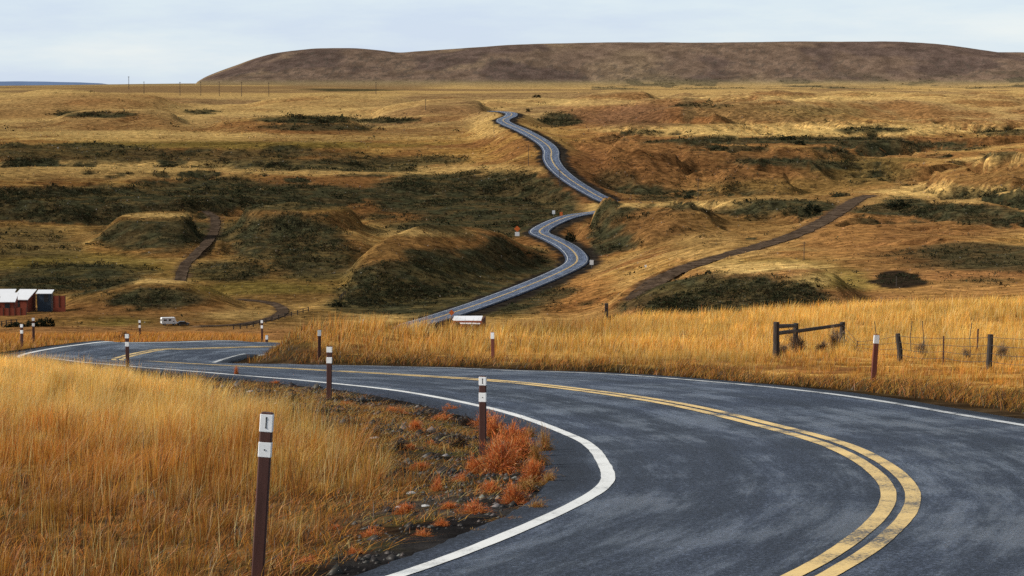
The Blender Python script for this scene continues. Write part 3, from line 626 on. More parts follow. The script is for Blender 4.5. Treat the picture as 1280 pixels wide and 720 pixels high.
# dark low undergrowth and thatch
x, y = scatter(34000, 15, 50, -190, 520, lambda x, y: sstep(-.4, .3, fieldd(x, y)), .55); n = len(x)
parts.append(blades(x, y, rng.uniform(.06, .24, n), rng.uniform(.006, .014, n), rng.uniform(.5, 1.5, n), pal(n, [DRK, RUS, GRN, ORG], [4, 2.4, .9, 1.4]), .6, 2))
grass_object('tall_grass', parts, 'golden and rust coloured tall dry grass filling the field inside the bend')

def road_e(x, y):
    S = sample(RSG, x, y); E = sample(EG, x, y); return S, E
parts = []
def right_density(x, y):
    S, E = road_e(x, y); nz = fbm(x/2.2, y/2.2, 3, 141); lim = np.where((x/y*F+640) < 760, 112, 400)
    return ((S < 0) | (E > 40))*sstep(.9, 2.4, E+nz*1.6)*(y < lim)*np.clip(.75+nz*1.2, .1, 1)*sstep(300, 346, x/y*F+640+fbm(x/.8, y/.8, 2, 471)*60)
def right_cols(x, y, n, hs):
    S, E = road_e(x, y); t = sstep(.9, 8, E+fbm(x/4, y/4, 3, 151)*11)*(.65+.35*sstep(-.1, .1, fbm(x/12, y/12, 2, 155))); uu = x/y*F+640
    warm = sstep(900, 1010, uu)*(1-sstep(9, 15, E))
    c = np.where((rng.random(n) < t)[:, None], pal(n, [YEL, GLD, PAL, ORG], [4, 4, 1.4, .7]), pal(n, [GLD, ORG, RUS, DRK, PAL], [3, 3, 1.5, 1.3, 1]))
    c = np.where((rng.random(n) < warm*.7)[:, None], pal(n, [ORG, GLD, RUS], [4, 2, 1.2]), c)
    big = np.clip(.5+1.6*fbm(x/5, y/4, 3, 441), 0, 1); return c*((.74+.5*hs)*(.70+.55*big)*(.80+.34*sstep(3, 11, E)))[:, None]
for (n0, y0, y1, u0, u1, h0, h1, w0, w1, cell, jit, pw) in [
        (60000, 36, 84, 310, 1440, .14, .38, .007, .015, .72, .17, 1.0), (75000, 80, 125, 310, 1440, .30, .64, .013, .024, .75, .24, 1.0), (70000, 120, 190, 640, 1440, .42, .78, .022, .042, 1.1, .35, 1.0)]:
    x, y = scatter(n0, y0, y1, u0, u1, right_density, pw); x, y, hs, a = clumpy(x, y, cell, jit, 161+int(y0)); n = len(x); S, E = road_e(x, y)
    ok = (E > .7) & (S < 0) | (E > 40); x, y, hs, a, E = x[ok], y[ok], hs[ok], a[ok], E[ok]; n = len(x)
    h = rng.uniform(h0, h1, n)*(.40+1.1*hs)*(.55+.45*sstep(.8, 4, E))*(1-.48*sstep(930, 980, x/y*F+640)*(1-sstep(9, 13, E))*(.55+.45*sstep(-.1, .1, fbm(x/2, y/2, 2, 451))))
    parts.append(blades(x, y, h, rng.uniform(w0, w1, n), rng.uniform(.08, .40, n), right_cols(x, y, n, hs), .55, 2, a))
# overhanging straw on the bank, palette darkened for the shade there
x, y = scatter(22000, 36, 110, 310, 1440, lambda x, y: (sample(RSG, x, y) < 0)*sstep(.6, 1.5, sample(EG, x, y))*np.clip(.6+fbm(x/1.2, y/1.2, 2, 449)*2, .05, 1)*(1-sstep(2.6, 3.4, sample(EG, x, y))), .8); n = len(x)
parts.append(blades(x, y, rng.uniform(.12, .36, n), rng.uniform(.008, .018, n), rng.uniform(.5, 1.3, n), pal(n, [ORG, RUS, DRK, GLD, GRN], [1.8, 2.6, 5, 1.2, 2.2]), .4, 2))
grass_object('tall_grass', parts, 'golden tall dry grass on the bank and field right of the road')
# verge beyond the hairpin
parts = []
x, y = scatter(42000, 70, 150, -240, 330, lambda x, y: (sample(RSG, x, y) > 0)*sstep(.5, 1.6, sample(EG, x, y))*(1-sstep(18, 40, sample(EG, x, y)))*(y > 82)*np.clip(.5+fbm(x/3, y/3, 3, 171)*2.4, .05, 1), 1.0); n = len(x)
parts.append(blades(x, y, rng.uniform(.16, .46, n), rng.uniform(.014, .03, n), rng.uniform(.1, .5, n), pal(n, [ORG, GLD, RUS, DRK], [4, 2.4, 2.4, 1.2]), .4, 2))
grass_object('tall_grass', parts, 'rust orange grass along the outer edge of the far hairpin')
# straw, dead weeds and low green on the shoulder soil
parts = []
dd_ = lambda x, y: (sample(RSG, x, y) > 0)*sstep(.35, .9, sample(EG, x, y))*(1-sstep(-.2, .8, fieldd(x, y)))*(y < 82)*np.clip(.35+fbm(x/.9, y/.9, 3, 181)*3.2, .02, 1)
x, y = scatter(26000, 15, 84, 120, 760, dd_, .6); n = len(x)
parts.append(blades(x, y, rng.uniform(.05, .22, n), rng.uniform(.004, .010, n), rng.uniform(.6, 2.2, n), pal(n, [DRK, ORG, RUS, PAL, GRN, GLD], [4, 2.0, 2.2, 1.2, 1.6, 1.6]), .6, 2))
grass_object('dead_grass', parts, 'dead straw and low weeds lying on the dark soil inside the bend')

# ------------------------------------------------------------------ sagebrush on the hills: far too many to count
def leafy(cx, cy, cz, r, hgt, colr, k, tri):
    """clouds of small leaf faces: k faces for every bush, spread through a flattened dome"""
    n = len(cx); N_ = n*k
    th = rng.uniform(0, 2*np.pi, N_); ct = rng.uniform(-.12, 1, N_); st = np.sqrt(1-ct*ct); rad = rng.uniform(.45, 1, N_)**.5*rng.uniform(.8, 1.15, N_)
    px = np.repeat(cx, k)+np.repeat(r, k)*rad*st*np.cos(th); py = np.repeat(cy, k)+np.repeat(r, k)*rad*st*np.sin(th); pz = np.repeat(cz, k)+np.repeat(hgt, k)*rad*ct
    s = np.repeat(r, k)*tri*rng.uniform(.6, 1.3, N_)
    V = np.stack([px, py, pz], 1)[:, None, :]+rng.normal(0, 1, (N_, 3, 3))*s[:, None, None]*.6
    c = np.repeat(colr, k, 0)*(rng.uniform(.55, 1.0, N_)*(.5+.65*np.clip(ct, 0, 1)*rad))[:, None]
    return V.reshape(-1, 3), np.repeat(c, 3, 0), np.arange(N_*3).reshape(-1, 3)
wgt = np.clip(sg, 0, 1)**1.5*VIS*(YG > 380)*(YG < 2200)
wgt = wgt + .012*VIS*(YG > 420)*(YG < 1500) + .004*VIS*(YG >= 1500)*(YG < 3200) + .5*VIS*band*(YG > 3300)
wgt *= (EG > 5)*(GD < .2)*((UG > -60) & (UG < 1340))
clump = np.clip(.35+2.6*fbm(XG/14, YG/14, 3, 191), .05, 1); wgt *= clump
cell = np.gradient(YG, axis=0)*np.gradient(XG, axis=1)
vis_area = np.maximum(np.abs(np.gradient(VP, axis=0)), .05)*np.abs(np.gradient(UG, axis=1))   # keep far brush from taking all of it
pw = (wgt*vis_area**.8*np.clip(cell, 0, 60)**.25).ravel(); pw /= pw.sum()
nb = 26000; pk = rng.choice(pw.size, nb, p=pw)
iy, ix = np.unravel_index(pk, ZG.shape); ok = (iy > 0) & (iy < nD-1) & (ix > 0) & (ix < nU-1); iy, ix = iy[ok], ix[ok]; nb = len(iy)
by = YG[iy, ix]+rng.uniform(-.5, .5, nb)*(DD[iy+1]-DD[iy]); bxx = XG[iy, ix]/YG[iy, ix]*by+rng.uniform(-.5, .5, nb)*(XG[iy, ix+1]-XG[iy, ix])
bz = gz(bxx, by); r = rng.lognormal(-.45, .38, nb)*np.clip(by/750, .75, 2.4)
bc = pal(nb, [(.060,.062,.032), (.095,.090,.050), (.075,.052,.028), (.036,.040,.020)], [3, 2, 1.5, 3])
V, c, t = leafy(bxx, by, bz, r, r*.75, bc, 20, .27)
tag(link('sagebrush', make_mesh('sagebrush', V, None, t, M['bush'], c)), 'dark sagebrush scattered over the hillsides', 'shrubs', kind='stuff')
# far dry tufts that break up the bare slopes
pw = (VIS*(YG > 420)*(YG < 1700)*(EG > 3)*(GD < .2)*(scrub < .3)*((UG > -60) & (UG < 1340))*vis_area**.9).ravel(); pw /= pw.sum()
nb = 42000; pk = rng.choice(pw.size, nb, p=pw); iy, ix = np.unravel_index(pk, ZG.shape); ok = (iy > 0) & (iy < nD-1) & (ix > 0) & (ix < nU-1); iy, ix = iy[ok], ix[ok]; nb = len(iy)
by = YG[iy, ix]+rng.uniform(-.5, .5, nb)*(DD[iy+1]-DD[iy]); bxx = XG[iy, ix]/YG[iy, ix]*by+rng.uniform(-.5, .5, nb)*(XG[iy, ix+1]-XG[iy, ix])
bc = np.clip(col[iy, ix]*rng.uniform(.55, 1.6, (nb, 1)), 0, 1)*np.array([1.05, 1., .9])
r = rng.uniform(.25, .6, nb)*np.clip(by/700, .8, 2)
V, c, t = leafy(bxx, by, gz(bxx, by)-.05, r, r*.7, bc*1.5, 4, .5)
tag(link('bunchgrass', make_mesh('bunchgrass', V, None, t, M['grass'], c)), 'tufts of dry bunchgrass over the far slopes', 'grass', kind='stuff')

# ------------------------------------------------------------------ gravel
gd = lambda x, y: (sample(RSG, x, y) > 0)*sstep(.0, .3, sample(EG, x, y))*(1-sstep(-.8, .2, fieldd(x, y)))*(y < 80)*np.clip(.4+fbm(x/.7, y/.7, 3, 201)*3, .03, 1)
x, y = scatter(6000, 15, 80, 120, 760, gd, .5); n = len(x); s = rng.lognormal(-4.2, .55, n)*(1+y/60)
octa = np.array([(1,0,0),(-1,0,0),(0,1,0),(0,-1,0),(0,0,.7),(0,0,-.5)], float); of = np.array([(0,2,4),(2,1,4),(1,3,4),(3,0,4),(2,0,5),(1,2,5),(3,1,5),(0,3,5)])
V = octa[None]*(s[:, None, None])*rng.uniform(.6, 1.3, (n, 6, 1)); an = rng.uniform(0, 6.28, n); ca, sa = np.cos(an)[:, None], np.sin(an)[:, None]
V = np.stack([V[..., 0]*ca-V[..., 1]*sa+x[:, None], V[..., 0]*sa+V[..., 1]*ca+y[:, None], V[..., 2]+gz(x, y)[:, None]], -1).reshape(-1, 3)
gc = np.repeat(pal(n, [(.045,.04,.037), (.10,.09,.08), (.22,.205,.19), (.03,.027,.026)], [5, 3, .5, 4]), 6, 0)
tag(link('gravel', make_mesh('gravel', V, None, (np.arange(n)[:, None, None]*6+of[None]).reshape(-1, 3), M['pebble'], gc)), 'dark gravel and stones along the inside shoulder', 'gravel', kind='stuff')
#--SECTION2--
# ------------------------------------------------------------------ roadside marker posts
def make_marker(h, w, bands, red=False, bolts=False):
    root = empty('marker_post', (0, 0, 0))
    MB().box(-w/2, w/2, -.028, .028, -.35, h, .010).build('post', M['red_paint' if red else 'brown_paint'], root)
    for k, (z0, z1) in enumerate(bands):
        b = MB().box(-w/2-.002, w/2+.002, -.030, .030, h-z1, h-z0, .004).build('reflective_band', M['reflector'], root)
        if bolts:
            mb = MB()
            for zz in (.25, .75) if k == 0 else (.5,): mb.tube([(0, -.028, h-z1+(z1-z0)*zz), (0, -.034, h-z1+(z1-z0)*zz)], .006, 8)
            if k == 0: mb.box(-.004, .004, -.0325, -.0295, h-z1+.03, h-z0-.02)
            mb.build('bolt', M['black'], b)
    return root
def put_marker(u, vt, vb, y, w, bands, label, lean=0.0, red=False, bolts=False, sink=0.0):
    p = on(u, y); top = zrow(vt, y); h = max(.5, top-p[2])
    r = make_marker(h, w, bands, red, bolts); r.location = (p[0], p[1], p[2]); r.rotation_euler = (rng.uniform(-.02, .02), lean, math.atan2(p[0], -p[1])*0+rng.uniform(-.25, .1))
    return tag(r, label, 'marker post', 'roadside marker posts')
two = [(.014, .155), (.235, .355)]; one = [(.015, .20)]; t2 = [(.01, .13), (.23, .36)]
put_marker(316, 515, 730, 18.8, .098, two, 'tall brown marker post with two white bands standing nearest in the golden grass', .065, bolts=True)
put_marker(603, 470, 555, 33.2, .098, t2, 'brown marker post with two white bands beside the big orange shrub', .0, bolts=True)
put_marker(409, 433, 492, 51, .11, t2, 'brown marker post with two white bands on the dark soil below the road', .01)
put_marker(155, 417, 460, 67, .10, t2, 'dark marker post at the far edge of the golden field beside the hairpin', 0)
put_marker(22, 405, 437, 90, .10, t2, 'lower left marker post of the pair outside the hairpin', 0)
put_marker(37, 397, 432, 98, .10, t2, 'taller marker post of the pair by the dark bushes outside the hairpin', 0)
put_marker(171, 400, 424, 110, .09, t2, 'marker post behind the hairpin in front of the white camper meadow', 0)
put_marker(325, 400, 428, 103, .09, t2, 'marker post at the blind end of the hairpin behind the knoll', 0)
put_marker(397, 412, 450, 75, .10, one, 'marker post with a single white top on the knoll bank', .01)
put_marker(616, 415, 458, 69.5, .095, one, 'reddish marker post with one white top before the pale hut', -.02, True)
put_marker(1096, 418, 490, 53, .115, one, 'leaning red marker post with white top in front of the wire fence', .06, True)
for u, vt, y, lb in [(454, 399, 290, 'tiny marker post far down the hidden road, left side'), (590, 403, 300, 'tiny marker post just in front of the pale hut')]:
    p = at(u, vt, y); g_ = on(u, y); h = max(1.0, p[2]-g_[2]); h = min(h, 3.0)
    r = make_marker(h, .11, [(.02, .2), (.3, .5)]); r.location = (p[0], p[1], p[2]-h); tag(r, lb, 'marker post', 'roadside marker posts')
p = on(331, 99); r = make_marker(.35, .10, [(.01, .18)]); r.location = p; tag(r, 'stubby white topped marker at the end of the knoll', 'marker post', 'roadside marker posts')

# ------------------------------------------------------------------ fence on the right
def round_post(root, p, h, r, lean=(0, 0), name='post', mat='old_wood', n=10, seed=0):
    q = np.random.default_rng(seed); pts = []; rad = []
    for k in range(6):
        t = k/5; pts.append((p[0]+lean[0]*t+q.normal(0, .006), p[1]+lean[1]*t, p[2]-.4*(k == 0)+h*t)); rad.append(r*(1.06-.12*t)*q.uniform(.96, 1.04))
    return MB().tube(pts, rad, n).build(name, M[mat], root, False)
def topz(v, y): return float(zrow(v, y))
br = empty('fence_brace', on(1012, 78), 0, 'weathered wooden corner brace of three posts joined by two rails', 'fence brace')
def loc(root, p): return np.asarray(p, float)-np.array(root.location)
B1, B2, B3 = on(973, 72), on(997.5, 79), on(1056.5, 84)
T1, T2, T3 = topz(402.5, 72), topz(404, 79), topz(402.5, 84)
for b, tz, r, s in ((B1, T1, .098, 1), (B2, T2, .092, 2), (B3, T3, .098, 3)): round_post(br, loc(br, b), tz-b[2], r, (0, 0), 'post', 'old_wood', 10, s)
MB().tube([loc(br, (B1[0], B1[1], topz(408, 72))), loc(br, (B2[0], B2[1], topz(407, 79)))], [.068, .06], 9).build('rail', M['old_wood'], br)
MB().tube([loc(br, (B1[0], B1[1], topz(417, 72))), loc(br, (B2[0]*.5+B1[0]*.5, (B1[1]+B2[1])/2, topz(415.5, 75.4))), loc(br, (B2[0], B2[1]-.09, topz(413.8, 79))), loc(br, (B3[0], B3[1], topz(406, 84)))], [.062, .064, .064, .058], 9).build('rail', M['old_wood'], br)
fe = empty('wire_fence', on(1180, 70), 0, 'sagging wire fence on wooden and steel posts along the right bank', 'fence')
FP = [(1056.5, 84, 402.5, None), (1075.5, 79.5, 426, 's'), (1126, 68, 417, 'w'), (1184, 65.5, 420, 's'), (1243, 62, 418, 'w'), (1302, 59, 420, 's'), (1365, 56, 416, 'w')]
anch = []
for k, (u, y, vt, kind) in enumerate(FP):
    b = on(u, y); tz = topz(vt, y); h = tz-b[2]
    lean = {2: (-.10, 0), 1: (.06, 0), 4: (.02, 0)}.get(k, (0, 0)); b0 = np.array([b[0]-lean[0], b[1], b[2]])
    if kind == 'w': round_post(fe, loc(fe, b0), h, .075, lean, 'wooden_post', 'old_wood', 9, 20+k)
    elif kind == 's':
        o = loc(fe, b0); m_ = MB(); m_.tube([(o[0], o[1], o[2]-.3), (o[0]+lean[0], o[1], o[2]+h)], .022, 6); m_.box(o[0]-.035, o[0]+.035, o[1]-.006, o[1]+.006, o[2]-.2, o[2]+.02); m_.build('steel_post', M['rust'], fe)
    anch.append((b0, np.array([lean[0], 0, h])))
for f_ in (.93, .70, .47, .25):
    pts = []
    for (a, la), (b, lb) in zip(anch[:-1], anch[1:]):
        pa = a+la*np.array([1, 1, 0])*f_+np.array([0, -.03, min(la[2], 1.35)*f_]); pb = b+lb*np.array([1, 1, 0])*f_+np.array([0, -.03, min(lb[2], 1.35)*f_])
        for t in np.linspace(0, 1, 8, endpoint=False): pts.append(loc(fe, pa*(1-t)+pb*t+np.array([0, 0, -.10*t*(1-t)*(1.5-f_)*2])))
    MB().tube(pts, .0065, 5).build('wire', M['wire'], fe)
for k, (u, y) in enumerate([(1098, 76.5), (1143, 72), (1158, 71), (1218, 67.5)]):   # thin stays twisted into the wires
    b = on(u, y); o = loc(fe, b); MB().tube([(o[0], o[1], o[2]+.25), (o[0]+.02*(-1)**k, o[1], o[2]+.7), (o[0]-.03*(-1)**k, o[1], o[2]+1.12)], .012, 5).build('stay', M['wire'], fe)
b = on(1226.5, 79); sk = empty('stake', b, 0, 'thin rusty steel stake standing behind the wire fence', 'stake')
MB().tube([(0, 0, -.3), (.02, 0, topz(411, 79)-b[2])], .028, 6).build('shaft', M['rust'], sk); MB().box(-.04, .06, -.008, .008, .05, .18).build('anchor_plate', M['rust'], sk)
b = on(758, 150); cp = empty('fence_post', at(758, 402, 150), 0, 'dark square fence post standing alone beyond the golden field crest', 'fence post')
MB().box(-.11, .11, -.11, .11, -1.0, 1.15, .02).build('post', M['old_wood'], cp); MB().box(-.125, .125, -.125, .125, .86, .90, .005).build('band', M['rust'], cp)

# ------------------------------------------------------------------ shrubs
def shrub_mesh(seed, r, h, ntw, cs, ws, leafs=0, droop=.35, wid=.0035, leaf_size=.02):
    global rng
    q = np.random.default_rng(seed); old = rng; rng = q
    n = ntw; mth = q.uniform(0, 2*np.pi, 9); mel = np.clip(q.beta(1.3, 1.3, 9), .05, .95)*1.35; ml = q.uniform(.5, 1.15, 9); mk = q.integers(0, 9, n)
    th = mth[mk]+q.normal(0, .38, n); el = np.clip(mel[mk]+q.normal(0, .2, n), .05, 1.5); L_ = ml[mk]*q.uniform(.35, 1.0, n)**.7
    dirs = np.stack([np.cos(el)*np.cos(th)*r, np.cos(el)*np.sin(th)*r, np.sin(el)*h], 1)*L_[:, None]
    seg = 5; Vt, Qt, Ct, o = [], [], [], 0
    colr = pal(n, cs, ws)
    base = q.normal(0, r*.09, (n, 3))*np.array([1, 1, 0])
    bend = q.normal(0, .16, (n, 3))*np.array([r, r, h*.5])
    path = []
    for k in range(seg+1):
        t = k/seg; path.append(base+dirs*t+bend*t*t-np.array([0, 0, 1.])*droop*h*(t**3)*np.cos(el)[:, None]+np.array([0, 0, .12*h])*math.sin(math.pi*t))
    path = np.stack(path, 1)
    side = np.cross(dirs, q.normal(0, 1, (n, 3))); side /= np.linalg.norm(side, axis=1)[:, None]+1e-9
    w = wid*np.linspace(1, .35, seg+1)[None, :, None]
    V = np.stack([path-side[:, None]*w, path+side[:, None]*w], 2).reshape(n, -1, 3)
    b = np.arange(n)*2*(seg+1); Q = np.concatenate([np.stack([b+2*k, b+2*k+1, b+2*k+3, b+2*k+2], 1) for k in range(seg)])
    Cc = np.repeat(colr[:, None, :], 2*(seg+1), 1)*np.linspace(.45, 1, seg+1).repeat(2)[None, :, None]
    stem = make_mesh('stem', V.reshape(-1, 3), Q, None, M['twig'], Cc.reshape(-1, 3))
    fol = None
    if leafs:
        k = q.integers(0, n, leafs); t = q.beta(2.6, 1.1, leafs)*seg; i = np.clip(t.astype(int), 0, seg-1); f = (t-i)[:, None]
        c0 = path[k, i]*(1-f)+path[k, i+1]*f+q.normal(0, r*.045, (leafs, 3))
        dl = dirs[k]/np.linalg.norm(dirs[k], axis=1)[:, None]+q.normal(0, .55, (leafs, 3)); s = leaf_size*q.uniform(.6, 1.5, leafs)[:, None]
        sd = np.cross(dl, q.normal(0, 1, (leafs, 3))); sd /= np.linalg.norm(sd, axis=1)[:, None]+1e-9
        V = np.stack([c0-sd*s*.16, c0+sd*s*.16, c0+dl*s*1.5], 1).reshape(-1, 3)
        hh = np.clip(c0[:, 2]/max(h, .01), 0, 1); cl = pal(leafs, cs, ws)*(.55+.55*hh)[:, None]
        fol = make_mesh('foliage', V, None, np.arange(leafs*3).reshape(-1, 3), M['twig'], np.repeat(cl, 3, 0))
    rng = old; return stem, fol
ORS, OWS = [(.88,.26,.055), (.74,.18,.040), (.92,.38,.10), (.46,.11,.028), (.84,.46,.17), (.22,.08,.03)], [4, 3, 2.4, 1.6, 1.2, .8]
BRS, BWS = [(.085,.045,.028), (.055,.032,.022), (.15,.075,.035), (.032,.024,.018)], [3, 3, 1.4, 2]
GYS, GWS = [(.34,.22,.14), (.20,.125,.085), (.44,.29,.17), (.10,.068,.05)], [3, 3, 1.2, 1.4]
STS, SWS = [(.60,.33,.075), (.52,.22,.05), (.68,.45,.16), (.40,.13,.03)], [3, 3, 1.6, 1.6]
PROTO = {}
for kind, cs, ws, ntw, lf in (('orange', ORS, OWS, 300, 3800), ('brown', BRS, BWS, 280, 2600), ('grey', GYS, GWS, 420, 1500), ('straw', STS, SWS, 620, 700)):
    PROTO[kind] = [shrub_mesh(900+17*k+len(kind), 1, 1, ntw, cs, ws, lf, wid=.008, leaf_size=.060) for k in range(3)]
def put_shrub(name, kind, p, r, h, label, group, k=0, cat='shrub'):
    e = empty(name, p, rng.uniform(0, 6.28), label, cat, group); e.scale = (r, r*rng.uniform(.85, 1.1), h)
    s, f = PROTO[kind][k % 3]; link('stem', s, e)
    if f: link('foliage', f, e)
    return e
G1 = 'orange shrubs on the soil inside the bend'
for k, (u, v, wpx, hpx, lb) in enumerate([
        (628, 590, 62, 62, 'large orange shrub in front of the banded post, biggest of the clump'), (652, 574, 50, 50, 'orange shrub at the right edge of the clump, next to the white line'),
        (617, 545, 46, 34, 'orange shrub directly behind the banded post base'), (592, 640, 42, 22, 'low flat orange shrub below the large clump'),
        (668, 600, 34, 44, 'orange shrub leaning over the dark shoulder, outermost of the clump'), (640, 552, 44, 34, 'orange shrub behind the large clump, close to the road'),
        (644, 628, 40, 36, 'orange shrub spilling down the front of the large clump'), (612, 614, 34, 26, 'orange shrub in front and left of the large clump'),
        (596, 590, 36, 34, 'orange shrub on the left flank of the large clump'), (574, 600, 26, 18, 'orange shrub a step left of the clump, low and ragged'), (563, 634, 30, 20, 'ragged orange shrub under the left flank of the clump'),
        (530, 668, 30, 16, 'flat orange shrub above the white line, middle of the lower shoulder'), (446, 690, 30, 18, 'orange shrub between the tall post and the white line'), (512, 560, 22, 16, 'orange shrub low beside the dark ditch shrub'),
        (566, 512, 26, 14, 'orange shrub close to the road left of the dark shrub'), (436, 505, 26, 10, 'flat orange shrub near the far banded post'), (420, 660, 26, 16, 'orange shrub under the edge of the golden field'), (606, 532, 36, 30, 'orange shrub half hidden behind the banded post'),
        (496, 514, 32, 13, 'small flat orange shrub alone on the soil up by the road'), (521, 538, 28, 28, 'orange shrub with loose upright sprigs left of the banded post'),
        (549, 524, 32, 16, 'pale orange shrub left of the banded post near the road'), (539, 554, 12, 13, 'tiny orange shrub in the middle of the dark soil'),
        (524, 586, 30, 22, 'slanting orange shrub in the middle of the ditch'), (476, 597, 22, 14, 'orange shrub at the tip of the golden grass field'),
        (546, 612, 18, 30, 'thin tall orange shrub left of the large clump'), (505, 640, 36, 26, 'orange shrub in the ditch beside the white stones'),
        (466, 668, 38, 18, 'bright orange shrub low on the soil below the field tip'), (385, 703, 38, 18, 'orange shrub at the bottom edge near the tall post'),
        (490, 706, 24, 12, 'orange shrub lowest on the shoulder near the white line'), (552, 655, 26, 18, 'orange shrub between the stones and the white line'),
        (346, 477, 20, 7, 'small orange shrub beside the far white line'), (295, 468, 8, 22, 'single tall orange sprig by the far shoulder')]):
    p = pick(u, v+2, 15, 90); s = p[1]/F
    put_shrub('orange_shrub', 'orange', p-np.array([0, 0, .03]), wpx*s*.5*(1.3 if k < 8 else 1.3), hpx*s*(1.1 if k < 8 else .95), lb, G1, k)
for k, (u, v, wpx, hpx, lb) in enumerate([(572, 558, 52, 34, 'dark brown shrub just left of the banded post'), (586, 530, 40, 26, 'dark brown shrub behind the banded post against the road'),
        (470, 545, 36, 20, 'dark brown shrub on the soil left of the small orange shrubs'), (367, 500, 34, 20, 'dark brown shrub left of the far banded post'), (440, 528, 22, 16, 'little dark shrub at the upper edge of the golden field'),
        (500, 560, 30, 20, 'dark shrub low in the ditch right of the field tip'), (425, 497, 22, 12, 'little brown shrub right of the far banded post'), (330, 484, 30, 13, 'flat brown shrub under the far white line'), (455, 612, 26, 18, 'dark shrub tucked under the field tip')]):
    p = pick(u, v+2, 15, 90); s = p[1]/F
    put_shrub('brown_shrub', 'brown', p-np.array([0, 0, .03]), wpx*s*.5, hpx*s*.85, lb, 'dark shrubs on the soil inside the bend', k)
for k, (u, v, wpx, hpx, lb) in enumerate([(672, 585, 34, 62, 'straw coloured tuft of grass right of the orange clump'), (655, 612, 40, 40, 'straw tuft low between the orange clump and the shoulder'), (682, 566, 30, 44, 'thin straw tuft outermost on the bend'), (668, 638, 40, 34, 'straw tuft below the orange clump by the shoulder edge'), (632, 652, 40, 24, 'low straw tuft at the foot of the orange clump'), (598, 668, 34, 16, 'flat straw tuft between the clump and the white line'), (660, 548, 36, 34, 'straw tuft behind the orange clump by the road'), (684, 604, 26, 40, 'straw tuft on the very edge of the shoulder')]):
    p = pick(u, v+2, 15, 90); s = p[1]/F
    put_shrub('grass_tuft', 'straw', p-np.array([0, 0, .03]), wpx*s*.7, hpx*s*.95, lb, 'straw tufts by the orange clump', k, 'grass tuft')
for k, (u, y, wpx, hpx, lb) in enumerate([(1000, 76, 44, 32, 'grey dead tumbleweed under the short rail of the brace'), (1047, 81, 34, 30, 'grey dead tumbleweed against the right post of the brace'), (981, 73.5, 26, 24, 'grey dead tumbleweed at the foot of the left brace post'),
        (1257, 68, 32, 22, 'grey dead weed right of the last wooden fence post'), (1156, 73, 26, 18, 'grey dead weed between the leaning fence post and steel post'), (857, 96, 24, 22, 'lone grey dead weed in the golden field left of the brace'),
        (1212, 70, 20, 13, 'small grey dead weed left of the last wooden fence post'), (1030, 77, 24, 15, 'low grey weed under the long rail of the brace')]):
    p = on(u, y); s = y/F; put_shrub('tumbleweed', 'grey', p+np.array([0, 0, .12]), wpx*s*.5, hpx*s*1.0, lb, 'dead grey weeds along the fence', k)
for k, (u, y, wpx, hpx, lb) in enumerate([(152, 106, 24, 13, 'rust brown bush left of the marker post behind the hairpin'), (184, 108, 26, 11, 'rust brown bush right of the marker post behind the hairpin'), (338, 90, 22, 12, 'dark bush at the left tip of the knoll')]):
    p = on(u, y); s = y/F; put_shrub('brown_bush', 'brown', p, wpx*s*.6, hpx*s*1.0, lb, 'rust brown bushes around the hairpin', k)

# pale stones
def stone(u, v, r, lb, seed):
    q = np.random.default_rng(seed); import bmesh
    bm = bmesh.new(); bmesh.ops.create_icosphere(bm, subdivisions=2, radius=1)
    for w_ in bm.verts: w_.co = w_.co*q.uniform(.8, 1.1); w_.co.z *= .55; w_.co.x *= 1.25
    me = bpy.data.meshes.new('stone'); bm.to_mesh(me); bm.free(); me.materials.append(M['stone']); o = link('stone', me)
    p = pick(u, v, 15, 90); o.location = p-np.array([0, 0, r*.12]); o.scale = (r, r, r); o.rotation_euler = (.2, .1, q.uniform(0, 6)); tag(o, lb, 'stone', 'pale stones on the dark soil')
for k, (u, v, r, lb) in enumerate([(515, 617, .055, 'pale flat stone beside the orange shrub in the ditch'), (532, 633, .042, 'white stone right of the pale flat stone'), (499, 634, .035, 'small pale stone under the ditch shrub'), (468, 548, .07, 'pale grey stone near the dark brown shrub'), (312, 490, .085, 'pale stone on the soil below the far white line'), (345, 505, .06, 'pale stone at the upper edge of the grass field')]): stone(u, v, r, lb, 50+k)

